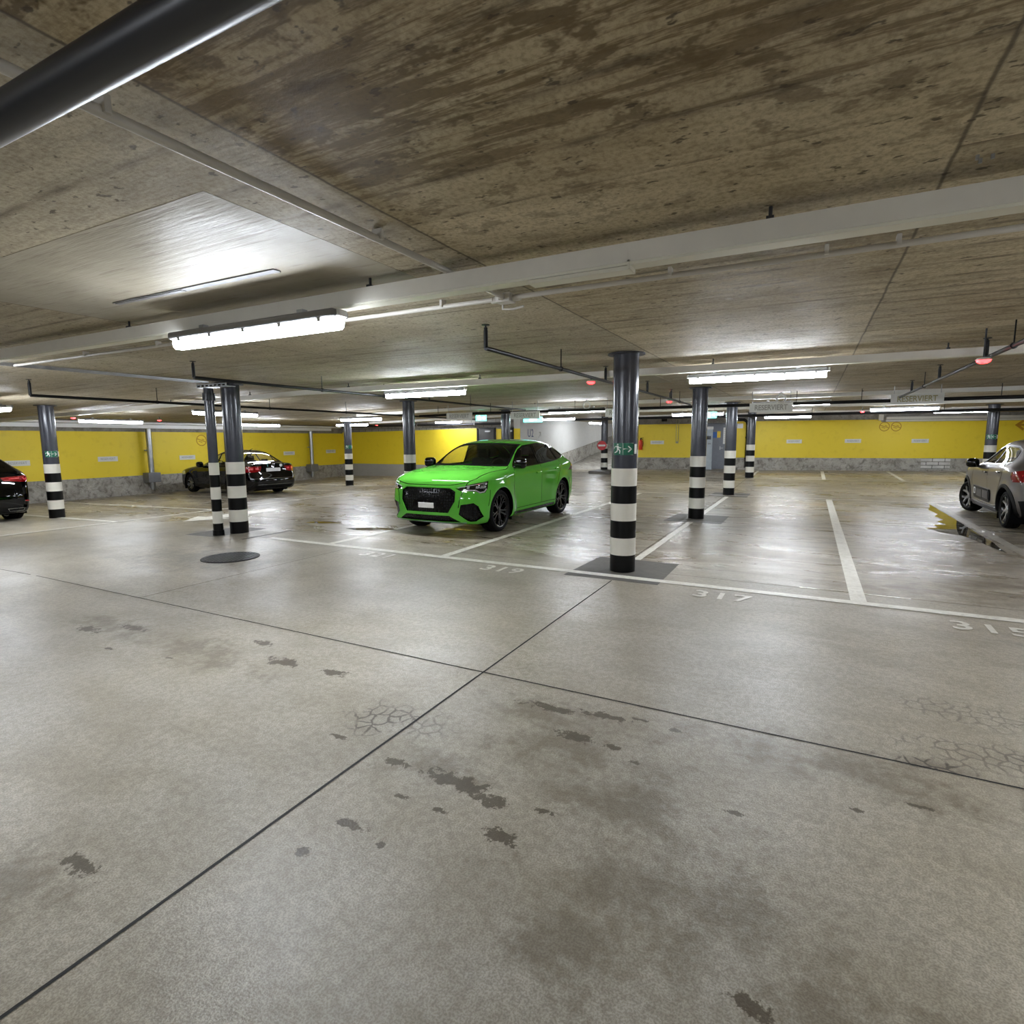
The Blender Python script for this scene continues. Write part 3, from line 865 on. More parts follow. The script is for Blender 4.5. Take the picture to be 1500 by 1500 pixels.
# ---- silver hatchback
def hatch_details(bm, sf, car, sp):
    fr = lambda c, n: n.x > .1 and c.x > 1.2
    q = carve(bm, [(-.6, .62), (.6, .62), (.5, .36), (-.5, .36)], FRONT, fr); obj('grille', recess(q, .02, 0), [M['black_plastic']], car, 40)
    for s in (1, -1):
        pr = OBL(.6 * s); d = pr[0].cross(pr[1])
        hp = [(a * s, b) for a, b in [(-.62, .78), (-.25, .82), (-.24, .74), (-.60, .72)]]
        q = carve(bm, hp, pr, lambda c, n, d=d, s=s: n.dot(d) > .1 and c.y * s > .2 and c.x > 0); obj('headlight', recess(q, .004, 0), [M['lamp_clear']], car, 40)
    rear_lamps(bm, sf, car, [(-.02, 1.02), (.44, 1.03), (.56, .98), (.58, .88), (.50, .82), (.02, .83)] if False else [(.42, .99), (.80, 1.0), (1.02, .965), (1.045, .88), (.98, .80), (.46, .82)], 'red_lens', .55,
               [[(.80, .93), (.98, .92), (.98, .895), (.80, .90)]])
    pl = bmesh.new(); c, n = sf.hit(FRONT, 0, .62, -1); rounded(pl, (c.x - .004, 0, .62), (.012, .50, .11), .005); obj('number_plate', pl, [M['plate_white']], car)
    q = carve(bm, [(-.70, .20), (.70, .20), (.78, .50), (.60, .54), (-.60, .54), (-.78, .50)], FRONT, lambda c, n: n.x < -.1); obj('rear_bumper', recess(q, -.006, 0), [M['black_plastic']], car, 40)
    for s in (1, -1):
        ab = bmesh.new()
        o_ = [(.60, .60), (.62, .56), (.60, .40), (.56, .365), (-.44, .345), (-.50, .39), (-.52, .52), (-.47, .58)]
        sf.plate(ab, o_, SIDE, -s, .016, .03)
        bo = obj('side_bump_panel', ab, [M['black_plastic']], car, 40)
        pd = bmesh.new()
        for x0, x1 in ((.35, -.02), (-.05, -.44)):
            sf.plate(pd, [(x0, .55), (x1, .545), (x1, .40), (x0, .41)], SIDE, -s, .024, .01)
        obj('pad', pd, [M['sill_grey']], bo, 40)
        fr_ = bmesh.new(); sf.ribbon(fr_, [(.54, .55), (.44, .55), (.44, .45), (.54, .45)], SIDE, -s, .022, .024, closed=True)
        obj('light_frame', fr_, [M['plate_white']], bo)
        sk = bmesh.new(); sf.ribbon(sk, [(.80, .255), (.3, .25), (-.4, .25), (-.98, .255)], SIDE, -s, .10, .014)
        obj('sill_trim', sk, [M['sill_grey']], car, 40)
        ol = bmesh.new(); sf.ribbon(ol, sp['dlo'], SIDE, -s, .016, .004, closed=True)
        obj('window_outline', ol, [M['alloy']], car)

M['sill_grey'] = plain('grey sill plastic', (74, 72, 74), .45)
HATCH = dict(
    rows=[
     [(1.94, .80), (1.925, .38, .80), (1.86, .60, .795), (1.78, .72, .79), (1.70, .78, .77)],
     [(1.75, .91), (1.74, .38, .907), (1.68, .60, .90), (1.60, .74, .88), (1.53, .83, .84)],
     [(1.36, .985), (1.35, .38, .982), (1.32, .60, .972), (1.28, .75, .95), (1.25, .865, .90)],
     [(1.04, 1.03), (1.03, .38, 1.028), (.98, .62, 1.018), (.95, .765, .985), (.95, .872, .93)],
     [(.90, 1.05), (.86, .36, 1.045), (.68, .65, 1.035), (.68, .77, 1.0), (.68, .872, .945)],
     [(.54, 1.27), (.51, .34, 1.263), (.40, .605, 1.235), (.44, .77, 1.01), (.44, .872, .955)],
     [(.20, 1.435), (.18, .32, 1.428), (.08, .565, 1.395), (.10, .77, 1.02), (.10, .872, .965)],
     [(-.28, 1.48), (-.28, .32, 1.472), (-.30, .56, 1.43), (-.30, .77, 1.03), (-.30, .872, .975)],
     [(-.82, 1.47), (-.82, .32, 1.46), (-.84, .555, 1.41), (-.84, .77, 1.045), (-.84, .872, .985)],
     [(-1.28, 1.43), (-1.28, .32, 1.42), (-1.28, .55, 1.365), (-1.28, .765, 1.06), (-1.28, .87, .995)],
     [(-1.62, 1.33), (-1.62, .34, 1.32), (-1.58, .56, 1.27), (-1.56, .745, 1.06), (-1.54, .855, .99)],
     [(-1.80, 1.10), (-1.80, .38, 1.098), (-1.77, .60, 1.08), (-1.73, .725, 1.03), (-1.68, .825, .96)],
     [(-1.90, .98), (-1.89, .38, .98), (-1.86, .58, .97), (-1.81, .70, .94), (-1.74, .79, .90)]],
    sill=.20, side_levels=LEVELS,
    front_levels=[(.03, .74), (.06, .58), (.07, .42), (.05, .27), (-.02, .21)],
    rear_levels=[(-.02, .85), (-.05, .68), (-.10, .52), (-.08, .33), (0, .24)],
    x_range=(-2.0, 2.06), half_width=.872, height=1.52,
    creases=[(lambda a, b: a[2] == 0 and b[2] == 0 and abs(a[1]) == 2 and abs(b[1]) == 2 and 4 <= min(a[0], b[0]) <= 10, .3)],
    flares=[(1.26, .32, .38, .012, .09), (-1.36, .32, .38, .02, .10)],
    axles=(1.26, -1.36), wheel_r=.318, wheel_w=.205, rim_r=.235, arch_r=.362, spokes=(5, 'cross'), steer=.30, arch_trim=M['black_plastic'],
    rim_mats=[M['black_alloy'], M['alloy'], M['disc_metal']],
    paint=M['paint_silver'], frame_mat=M['paint_silver'], mirror_mat=M['gloss_black'],
    dlo=[(.57, 1.03), (.36, 1.17), (.12, 1.31), (-.03, 1.365), (-.32, 1.395), (-.84, 1.378), (-1.10, 1.325), (-1.22, 1.20), (-1.20, 1.11), (-.9, 1.075), (-.3, 1.045)],
    panes=[([(.42, 1.065), (.33, 1.155), (.11, 1.285), (-.03, 1.335), (-.22, 1.36), (-.24, 1.07)], M['glass_clear']),
           ([(-.31, 1.075), (-.29, 1.365), (-.5, 1.365), (-.84, 1.352), (-1.07, 1.305), (-1.17, 1.19), (-1.15, 1.125), (-.88, 1.095)], M['glass_clear'])],
    doors=[([(.80, .93), (.57, 1.025), (-.26, 1.042), (-.28, .32), (.74, .32), (.84, .56)], (-.12, .89)),
           ([(-.28, .32), (-.26, 1.043), (-.9, 1.07), (-1.17, 1.10), (-1.14, .90), (-.99, .62), (-.93, .32)], (-.95, .93))],
    windscreen=[(-.65, 1.05), (-.58, 1.24), (-.52, 1.40), (0, 1.425), (.52, 1.40), (.58, 1.24), (.65, 1.05), (0, 1.065)],
    windscreen_glass=[(-.61, 1.075), (-.55, 1.24), (-.49, 1.38), (0, 1.40), (.49, 1.38), (.55, 1.24), (.61, 1.075), (0, 1.09)],
    rear_window=[(-.56, 1.08), (-.50, 1.30), (.50, 1.30), (.56, 1.08)], rear_glass=M['glass_dark'],
    details=hatch_details, cabin=(0.05, .92), mirror=(.50, .95, 1.04))

# ================================================================ ENVIRONMENT
def fz(x, y):
    """the floor falls gently to the left wall and rises towards the far wall"""
    return 0.0165 * max(0, y - 16.5) - 0.0216 * max(0, -8.0 - x)
def cz(x, y):
    return 2.51 - 0.0216 * max(0, -8.0 - x)

def NOISEC(n, p):
    q = n.new('ShaderNodeTexNoise', noise_dimensions='2D'); n.put(q.inputs['Vector'], p)
    q.inputs['Scale'].default_value = 9; q.inputs['Detail'].default_value = 2
    return q.outputs['Color']

def floor_material():
    n = N('polished stained concrete floor', '2D')
    p = n.pos()
    x, y, z = n.sep(p)
    big = n.noise(p, 0.35, 4, 0.6, 0.1)
    mid = n.noise(n.map(p, (1.0, 1.6, 1)), 1.7, 5, 0.68, 0.05)
    fine = n.noise(p, 26, 3, 0.7)
    grit = n.noise(p, 140, 2, 0.6)
    c = n.mix(n.ramp(big, [(0.30, 0), (0.70, 1)]), lin((194, 185, 165)), lin((184, 179, 167)))
    c = n.mix(n.ramp(mid, [(0.36, 0.42), (0.60, 0.0)]), c, lin((146, 136, 116)))
    c = n.mix(n.ramp(fine, [(0.38, 0.40), (0.60, 0.0)]), c, lin((134, 125, 107)))
    c = n.mix(n.ramp(grit, [(0.42, 0.40), (0.56, 0.0)]), c, lin((104, 96, 82)))
    # bay area is older and browner, with streaks
    st = n.noise(n.map(p, (0.8, 3.0, 1)), 1.1, 6, 0.7, 0.6)
    bay = n.ramp(n.math('MULTIPLY', n.math('SUBTRACT', y, 6.3), 0.5), [(0.0, 0.0), (0.3, 1.0)])
    c = n.mix(n.math('MULTIPLY', n.ramp(st, [(0.40, 0.65), (0.58, 0.0)]), bay), c, lin((104, 90, 68)))
    # worn dark stains, each in its own place; shade under three cars painted in
    wob = n.noise(p, 4.5, 5, 0.72, 0.1)
    wob2 = n.noise(p, 15, 4, 0.75, 0.1)
    def near_any(spots):
        best = None
        for px, py, rx, ry in spots:
            q = n.new('ShaderNodeVectorMath', operation='MULTIPLY_ADD')
            n.put(q.inputs[0], p); q.inputs[1].default_value = (1 / rx, 1 / ry, 0); q.inputs[2].default_value = (-px / rx, -py / ry, 0)
            d = n.vmath('LENGTH', q.outputs[0]).outputs['Value']
            best = d if best is None else n.math('MINIMUM', best, d)
        return best
    def stains_and_shade(c, spots, amt, col, w, lo, hi, k=3.2):
        m = n.math('ADD', n.math('SUBTRACT', 1.0, near_any(spots)), n.math('MULTIPLY', n.math('SUBTRACT', w, 0.5), k))
        return n.mix(n.ramp(m, [(lo, 0.0), (hi, amt)]), c, lin(col))
    c = stains_and_shade(c, [(-1.2, 2.78, .55, .24), (-.95, 2.5, .6, .32), (-1.5, 2.05, .42, .18), (-.6, 2.2, .5, .3), (-.3, 1.75, .6, .4), (-2.35, .8, .35, .18), (-3.9, 2.45, .9, .3), (-5.1, 2.5, .7, .25),
                   (.3, 2.95, 1.2, .25), (.2, 1.5, .5, .3), (-.6, 1.45, .35, .25)], .55, (98, 86, 66), wob, .15, .95)
    c = stains_and_shade(c, [(-7.2, 4.6, 1.6, .9), (-8.6, 6.1, 1.6, .6), (2.9, 5.4, 1.5, .5)], .45, (102, 98, 92), wob, .15, .9)
    c = stains_and_shade(c, [(-5.4, 8.6, 1.2, 2.2), (-3.1, 8.2, .7, 1.2), (-1.0, 8.2, .8, .9), (1.4, 8.4, 1.3, 1.2), (1.0, 6.9, 1.2, .4), (-9.5, 9.5, 2.5, 1.2), (-13, 9, 3, 1.2), (-17, 8.5, 2, .8), (-4.2, 10.5, 1.0, 1.5)], .55, (98, 84, 62), wob, .15, .95)
    c = stains_and_shade(c, [(3.5, 12.8, 1.2, 3.2), (-17, 13, 3, 1.3), (-5.4, 9.4, .75, 1.7)], .75, (60, 54, 45), wob, .2, .9)  # floor under three parked cars: dark stain plus their shade painted in
    c = stains_and_shade(c, [(.9, 12.8, .45, .5), (.2, 14.9, .5, .6), (-1, 24.5, 5, 1.2), (-12, 17, 4, 1.5), (6, 24.5, 4, 1.6)], .6, (150, 124, 74), wob, .15, .9)
    c = stains_and_shade(c, [(-1.58, 1.56, .075, .03), (-1.38, 1.52, .03, .03), (-1.25, 2.85, .20, .05), (-.93, 2.9, .14, .04), (-1.0, 2.62, .12, .05), (-1.35, 2.0, .2, .06), (-1.15, 1.95, .10, .05), (-1.7, 2.0, .08, .03), (-5.24, 2.37, .16, .06), (-4.95, 2.56, .18, .05),
                   (-3.66, 2.81, .12, .05), (-3.2, 2.62, .18, .07), (-.06, 1.51, .07, .035), (-2.3, .93, .10, .04), (-1.62, 1.36, .035, .025), (-.2, 2.35, .05, .02), (-2.1, 2.05, .06, .02), (.25, 2.6, .04, .02), (-.75, 2.95, .05, .02), (-.55, 2.92, .05, .02),
                   (-4.6, 2.2, .06, .02), (-4.0, 2.3, .05, .02), (-2.75, 2.65, .12, .05), (-1.0, 1.78, .10, .04), (-.8, 2.6, .06, .03), (-.66, 2.52, .04, .02), (-1.5, 1.8, .05, .02), (-1.3, 1.8, .04, .02), (.5, 2.75, .05, .02), (-.9, 2.0, .05, .03)], .85, (76, 66, 50), wob2, .12, .35, 3.0)
    # crazed cracking in two places
    vo = n.new('ShaderNodeTexVoronoi', feature='DISTANCE_TO_EDGE', voronoi_dimensions='2D')
    n.put(vo.inputs['Vector'], n.vmath('ADD', p, n.vmath('MULTIPLY', NOISEC(n, p), (0.06, 0.06, 0)).outputs[0]).outputs[0])
    vo.inputs['Scale'].default_value = 13
    ln = n.ramp(vo.outputs['Distance'], [(0.05, 1.0), (0.12, 0.0)])
    for (px, py, rx, ry, amt, tint) in ((-2.05, 2.3, .22, .24, .75, .12), (-1.75, 2.35, .16, .2, .4, .1), (.85, 3.35, .45, .22, .55, .0), (1.2, 3.35, .3, .2, .65, .3), (.9, 3.85, .5, .2, .45, .0), (.6, 3.15, .3, .06, .8, .2)):
        d = n.vmath('LENGTH', n.map(p, (1 / rx, 1 / ry, 0), (-px / rx, -py / ry, 0))).outputs['Value']
        m = n.math('ADD', n.math('SUBTRACT', 1.0, d), n.math('MULTIPLY', n.math('SUBTRACT', wob, 0.5), 2.0))
        k = n.ramp(m, [(0.05, 0.0), (0.5, 1.0)])
        c = n.mix(n.math('MULTIPLY', k, n.math('ADD', n.math('MULTIPLY', ln, amt), tint)), c, lin((84, 76, 66)))
    rr = n.ramp(n.noise(p, 0.8, 5, 0.65, 0.5), [(0.3, 0.30), (0.7, 0.46)])
    rb = n.ramp(n.noise(n.map(p, (0.5, 1.6, 1)), 1.3, 6, 0.7, 0.8), [(0.36, 0.23), (0.64, 0.42)])
    f = n.new('ShaderNodeMix', data_type='FLOAT'); n.put(f.inputs[0], bay); n.put(f.inputs[2], rr); n.put(f.inputs[3], rb)
    h = n.math('ADD', n.math('MULTIPLY', n.noise(p, 26, 2, 0.7), 0.5), n.math('MULTIPLY', n.noise(n.map(p, (1.0, 2.2, 1)), 2.4, 1), 1.2))
    nb = n.bump(n.math('ADD', h, n.math('MULTIPLY', grit, 0.35)), 0.26, 0.01)
    return n.bsdf(c, f.outputs[0], 0.0, nb, Specular_IOR_Level=0.42)

def ceiling_material():
    n = N('board-formed stained concrete', '2D')
    p = n.pos(); x, y, z = n.sep(p)
    zoneA = n.math('LESS_THAN', x, -1.66)
    zoneC = n.math('GREATER_THAN', x, 0.385)
    zoneB = n.math('SUBTRACT', 1.0, n.math('ADD', zoneA, zoneC))
    wig = n.math('MULTIPLY', n.math('SUBTRACT', n.noise(n.map(p, (0.6, 2, 1)), 1.4, 2), 0.5), 0.05)
    yb = n.math('DIVIDE', n.math('ADD', y, wig), 0.31)
    idx = n.math('FLOOR', yb); fr = n.math('FRACT', yb)
    cmb = n.new('ShaderNodeCombineXYZ'); n.put(cmb.inputs[0], idx); n.put(cmb.inputs[1], n.math('ADD', n.math('MULTIPLY', zoneA, 3.0), n.math('MULTIPLY', zoneC, 7.0)))
    wn = n.new('ShaderNodeTexWhiteNoise', noise_dimensions='2D'); n.put(wn.inputs['Vector'], cmb.outputs[0])
    rnd = wn.outputs['Value']
    streak = n.noise(n.map(p, (0.6, 5.5, 1)), 2.0, 5, 0.74, 0.05)
    blot = n.noise(n.map(p, (1, 1.4, 1)), 1.3, 5, 0.62, 0.1)
    patch = n.noise(n.map(p, (1.3, 2.2, 1)), 3.4, 4, 0.72, 0.15)
    fine = n.noise(p, 42, 3, 0.7)
    c = n.mix(n.ramp(blot, [(0.3, 0), (0.7, 1)]), lin((212, 199, 170)), lin((192, 178, 148)))
    c = n.mix(n.math('MULTIPLY', rnd, 0.30), c, lin((128, 112, 82)))
    nearY = n.ramp(n.math('MULTIPLY', n.math('SUBTRACT', y, 1.4), 0.8), [(0.0, 1.0), (1.0, 0.0)])
    notA = n.math('SUBTRACT', 1.0, zoneA)
    # old water staining, stripe by stripe, heaviest near the camera
    amt = n.math('ADD', n.math('MULTIPLY', n.math('MULTIPLY', nearY, notA), 0.75), 0.32)
    stripe = n.math('MULTIPLY', n.math('ADD', n.math('MULTIPLY', n.math('GREATER_THAN', rnd, 0.45), 0.7), 0.3), n.ramp(streak, [(0.44, 1.0), (0.54, 0.0)]))
    c = n.mix(n.math('MULTIPLY', stripe, amt), c, lin((108, 92, 67)))
    c = n.mix(n.math('MULTIPLY', n.ramp(patch, [(0.53, 0.0), (0.62, 0.85)]), amt), c, lin((80, 65, 43)))
    c = n.mix(n.math('MULTIPLY', n.math('MULTIPLY', zoneB, nearY), 0.30), c, lin((150, 126, 84)))
    c = n.mix(n.math('MULTIPLY', n.math('MULTIPLY', zoneC, n.math('MULTIPLY', nearY, rnd)), 0.8), c, lin((70, 60, 46)))
    c = n.mix(n.math('MULTIPLY', zoneA, 0.45), c, lin((168, 160, 142)))
    holes = n.noise(n.map(p, (1, 1.8, 1)), 11, 3, 0.6)
    c = n.mix(n.ramp(holes, [(0.66, 0.0), (0.72, 0.8)]), c, lin((60, 50, 36)))
    c = n.mix(n.ramp(fine, [(0.3, 0.45), (0.58, 0.0)]), c, lin((98, 84, 58)))
    edge = n.math('MINIMUM', fr, n.math('SUBTRACT', 1.0, fr))
    em = n.math('MULTIPLY', n.math('MULTIPLY', n.ramp(edge, [(0.0, 1.0), (0.10, 0.0)]), n.math('GREATER_THAN', rnd, 0.35)), n.ramp(n.noise(n.map(p, (1, 0.3, 1)), 3.0, 3), [(0.38, 0.1), (0.62, 0.9)]))
    c = n.mix(n.math('MULTIPLY', em, 0.8), c, lin((70, 56, 38)))
    best = None
    for xj in (-1.66, 0.385, 2.75, -4.98, -6.9):
        d = n.math('ABSOLUTE', n.math('SUBTRACT', n.math('ADD', x, n.math('MULTIPLY', wig, 0.3)), xj))
        best = d if best is None else n.math('MINIMUM', best, d)
    c = n.mix(n.ramp(best, [(0.003, 0.8), (0.010, 0.0)]), c, lin((70, 60, 48)))
    h = n.math('ADD', n.noise(n.map(p, (1.0, 4.5, 1)), 2.2, 3, 0.7), n.math('MULTIPLY', fine, 0.35))
    return n.bsdf(c, n.ramp(blot, [(0.3, 0.58), (0.7, 0.78)]), 0.0, n.bump(h, 0.14, 0.02), Specular_IOR_Level=0.35)

def concrete(name, c1, c2, dark, amt=0.5, sc=1.5, rough=0.75):
    n = N(name); p = n.pos()
    a = n.noise(p, sc, 6, 0.65, 0.4); b = n.noise(p, 22, 4, 0.7)
    c = n.mix(n.ramp(a, [(0.35, 0), (0.65, 1)]), lin(c1), lin(c2))
    c = n.mix(n.ramp(n.noise(p, sc * 2.2, 6, 0.7, 0.8), [(0.36, amt), (0.52, 0.0)]), c, lin(dark))
    c = n.mix(n.ramp(b, [(0.3, 0.3), (0.6, 0)]), c, lin(dark))
    return n.bsdf(c, rough, 0, n.bump(b, 0.3, 0.01))

def blocks(name, c1, c2, mortar, axis='X', bw=0.4, bh=0.19):
    n = N(name); p = n.pos(); x, y, z = n.sep(p)
    cm = n.new('ShaderNodeCombineXYZ'); n.put(cm.inputs[0], x if axis == 'X' else y); n.put(cm.inputs[1], z)
    b = n.new('ShaderNodeTexBrick')
    n.put(b.inputs['Vector'], cm.outputs[0]); n.put(b.inputs['Color1'], lin(c1)); n.put(b.inputs['Color2'], lin(c2)); n.put(b.inputs['Mortar'], lin(mortar))
    b.inputs['Scale'].default_value = 1; b.inputs['Brick Width'].default_value = bw; b.inputs['Row Height'].default_value = bh; b.inputs['Mortar Size'].default_value = 0.012
    c = n.mix(n.ramp(n.noise(p, 3, 5), [(0.4, 0.3), (0.6, 0)]), b.outputs['Color'], lin(mortar))
    return n.bsdf(c, 0.7, 0, n.bump(b.outputs['Fac'], -0.3, 0.01))

M['floor'] = floor_material()
M['ceiling'] = ceiling_material()
M['wall_concrete'] = concrete('grey wall concrete', (168, 164, 156), (144, 140, 132), (98, 92, 82), 0.6)
M['raw_concrete'] = concrete('weathered base concrete', (190, 186, 176), (160, 155, 145), (92, 86, 76), 0.75, 2.2)
M['patch_concrete'] = concrete('dark repair mortar', (104, 100, 93), (92, 88, 81), (70, 66, 60), 0.4, 3, 0.6)
M['grey_paint'] = concrete('light grey wall paint', (172, 171, 166), (164, 162, 157), (140, 136, 126), 0.15, 0.8, 0.5)
M['white_paint'] = concrete('white wall paint', (222, 221, 217), (214, 213, 208), (190, 187, 178), 0.10, 0.6, 0.6)
def ceiling_paint():
    n = N('pale glossy ceiling paint', '2D'); p = n.pos()
    a = n.noise(n.map(p, (0.7, 9, 1)), 2.2, 4, 0.7); b = n.noise(p, 2.0, 4)
    c = n.mix(b, lin((166, 158, 140)), lin((146, 138, 120)))
    c = n.mix(n.ramp(a, [(0.30, 0.45), (0.42, 0.0)]), c, lin((96, 86, 68)))
    return n.bsdf(c, n.ramp(b, [(0.3, 0.42), (0.7, 0.58)]), 0, n.bump(a, 0.35, 0.01), Specular_IOR_Level=0.28)
M['ceiling_paint'] = ceiling_paint()
M['bright_white'] = plain('bright white enamel', (250, 250, 250), 0.35, var=0.01)
M['blocks'] = blocks('grey concrete blocks', (160, 157, 150), (148, 145, 138), (92, 88, 82))
M['white_blocks'] = blocks('whitewashed blocks', (226, 224, 219), (214, 212, 206), (96, 92, 86), 'X', 0.42, 0.14)
def yellow():
    n = N('yellow wall paint'); p = n.pos()
    c = n.mix(n.noise(p, 0.6, 4), lin((244, 217, 52)), lin((238, 210, 44)))
    c = n.mix(n.ramp(n.noise(p, 5, 5), [(0.25, 0.25), (0.45, 0)]), c, lin((206, 174, 32)))
    return n.bsdf(c, 0.5, 0, n.bump(n.noise(p, 60, 2), 0.08, 0.005))
M['yellow'] = yellow()
M['ochre'] = plain('ochre stencil paint', (190, 138, 20), 0.6)
M['line_paint'] = concrete('worn white line paint', (240, 237, 226), (230, 226, 214), (176, 168, 150), 0.35, 5, 0.4)
M['dull_line'] = concrete('dirty worn line paint', (190, 186, 174), (178, 173, 160), (130, 123, 108), 0.5, 5, 0.4)
M['joint'] = plain('black joint filler', (22, 20, 18), 0.7)
M['faint_joint'] = plain('fine dirty joint', (92, 84, 70), 0.6)
M['steel_strip'] = plain('steel joint strip', (190, 186, 176), 0.25, 0.9)
M['col_grey'] = plain('grey gloss column paint', (70, 72, 80), 0.2, 0.0, 0.10, 5)
M['band_white'] = plain('white band paint', (226, 222, 210), 0.4, var=0.03)
M['band_black'] = plain('black band paint', (5, 5, 5), 0.35, Specular_IOR_Level=0.25)
M['dark_steel'] = plain('dark collar steel', (50, 50, 54), 0.45, 0.3)
M['pipe_dark'] = plain('dark grey pipe paint', (42, 43, 48), 0.35)
M['pipe_black'] = plain('black pipe paint', (9, 9, 10), 0.4, Specular_IOR_Level=0.3)
M['galv'] = plain('galvanised steel', (168, 170, 172), 0.35, 0.85, 0.12, 6)
M['galv_dull'] = plain('dull galvanised box', (128, 128, 130), 0.5, 0.5)
M['lamp_body'] = plain('grey lamp housing', (128, 128, 130), 0.5)
M['trunk_grey'] = plain('pale grey enamel trunking', (224, 221, 212), 0.4, 0.0, 0.03)
M['trunk_light'] = plain('off-white trunking cover', (226, 224, 210), 0.4, 0.0, 0.03)
M['conduit'] = plain('light grey plastic conduit', (190, 186, 178), 0.4)
M['white_plastic'] = plain('white plastic', (222, 222, 220), 0.4)
M['sign_white'] = plain('white sign panel', (226, 226, 220), 0.5, var=0.02)
M['letter_faded'] = plain('faded yellow-grey lettering', (176, 170, 128), 0.6)
M['letter_grey'] = plain('grey lettering', (164, 162, 152), 0.6)
M['letter_blue'] = plain('dark blue lettering', (44, 62, 112), 0.5)
M['exit_green'] = plain('green safety sign', (8, 104, 76), 0.4)
M['exit_white'] = plain('white safety pictogram', (232, 236, 230), 0.4)
M['sign_red'] = plain('red traffic sign', (196, 34, 40), 0.4)
M['door_grey'] = plain('grey door leaf', (112, 116, 124), 0.4)
M['door_dark'] = plain('dark door leaf', (44, 42, 38), 0.35)
M['machine'] = plain('pale grey machine cabinet', (168, 178, 184), 0.35)
M['blue_sign'] = plain('blue notice', (34, 92, 168), 0.4)
M['yellow_sign'] = plain('yellow notice', (236, 200, 40), 0.4)
M['cast_iron'] = plain('cast iron', (26, 25, 25), 0.5, 0.3)
M['worn_iron'] = plain('worn iron ribs', (74, 72, 71), 0.45, 0.5)
M['ext_red'] = plain('red extinguisher enamel', (206, 60, 28), 0.3)
M['tube'] = glow('glowing tube diffuser', (238, 245, 255), 16.0)
M['red_led'] = glow('red indicator dome', (255, 24, 30), 1.6)
M['exit_lit'] = glow('lit green exit panel', (70, 225, 205), 1.2)
M['exit_lit_white'] = glow('lit white exit pictogram', (240, 255, 250), 1.6)
M['puddle'] = glass('puddle water', (0.45, 0.44, 0.40), 0.0)

# ---- floor and ceiling
def sheet(fn, x0, x1, y0, y1, st, flip=False):
    bm = bmesh.new()
    nx = round((x1 - x0) / st); ny = round((y1 - y0) / st)
    V = [[bm.verts.new((x0 + (x1 - x0) * i / nx, y0 + (y1 - y0) * j / ny, fn(x0 + (x1 - x0) * i / nx, y0 + (y1 - y0) * j / ny))) for j in range(ny + 1)] for i in range(nx + 1)]
    for i in range(nx):
        for j in range(ny):
            q = (V[i][j], V[i + 1][j], V[i + 1][j + 1], V[i][j + 1])
            bm.faces.new(q[::-1] if flip else q)
    return bm

floor = struct(obj('floor', sheet(fz, -21, 15, -7, 30, 0.5), M['floor'], smooth=60))
ceil = struct(obj('ceiling', sheet(cz, -21, 15, -7, 42, 0.5, True), M['ceiling']))

def strip(name, p, q, w, mat, lift=0.003, parent=None, wob=0.0):
    """paint line or joint lying on the floor from p to q"""
    p = Vector(p).to_2d(); q = Vector(q).to_2d()
    L = (q - p).length; k = max(1, int(L / 0.5)); d = (q - p) / L; s = Vector((-d.y, d.x)) * w / 2
    bm = bmesh.new(); prev = None
    for i in range(k + 1):
        c = p + (q - p) * i / k
        j = Vector((random.uniform(-wob, wob), random.uniform(-wob, wob)))
        a = c + s + j; b = c - s + j
        cur = [bm.verts.new((*a, fz(*a) + lift)), bm.verts.new((*b, fz(*b) + lift))]
        if prev: bm.faces.new((prev[1], cur[1], cur[0], prev[0]))
        prev = cur
    return obj(name, bm, mat, parent or floor)

def flat(name, pts, mat, lift=0.002, parent=None):
    bm = bmesh.new()
    vs = [bm.verts.new((x, y, fz(x, y) + lift)) for x, y in pts]
    for t in tessellate_polygon([[Vector((x, y, 0)) for x, y in pts]]):
        f = bm.faces.new([vs[i] for i in t])
    bm.normal_update()
    for f in bm.faces:
        if f.normal.z < 0: f.normal_flip()
    return obj(name, bm, mat, parent or floor)

# repair patches round the columns
for (cx, cy, wx, wy, dx) in ((-1.90, 6.47, 1.08, 1.14, 0), (-1.88, 11.32, 1.05, 1.15, 0), (-1.9, 16.46, 1.0, 1.0, 0), (-8.62, 6.3, 1.5, 1.0, 0)):
    flat('repair_patch', [(cx - wx / 2, cy - wy / 2), (cx + wx / 2, cy - wy / 2), (cx + wx / 2, cy + wy / 2), (cx - wx / 2 + .05, cy + wy / 2)], M['patch_concrete'], 0.0015)
# joints
strip('expansion_joint', (-1.86, -6.9), (-1.86, 5.88), 0.014, M['joint'], 0.002, wob=0.0015)
strip('expansion_joint', (-20.4, 3.12), (14, 3.10), 0.011, M['joint'], 0.002, wob=0.002)
strip('expansion_joint', (-5.85, 3.12), (-5.83, 5.9), 0.012, M['faint_joint'], 0.002, wob=0.003)
strip('expansion_joint', (-1.36, 6.47), (14, 6.45), 0.012, M['faint_joint'], 0.002, wob=0.003)
strip('expansion_joint', (-2.44, 6.46), (-4.2, 6.46), 0.010, M['faint_joint'], 0.002, wob=0.003)
strip('expansion_joint', (-20.4, 10.9), (14, 10.9), 0.016, M['trunk_grey'], 0.002, wob=0.003)
strip('joint_strip', (-.02, 6.475), (.94, 6.465), 0.022, M['steel_strip'], 0.004)
strip('expansion_joint', (-1.98, 7.05), (-1.98, 26), 0.014, M['faint_joint'], 0.0035, wob=0.004)
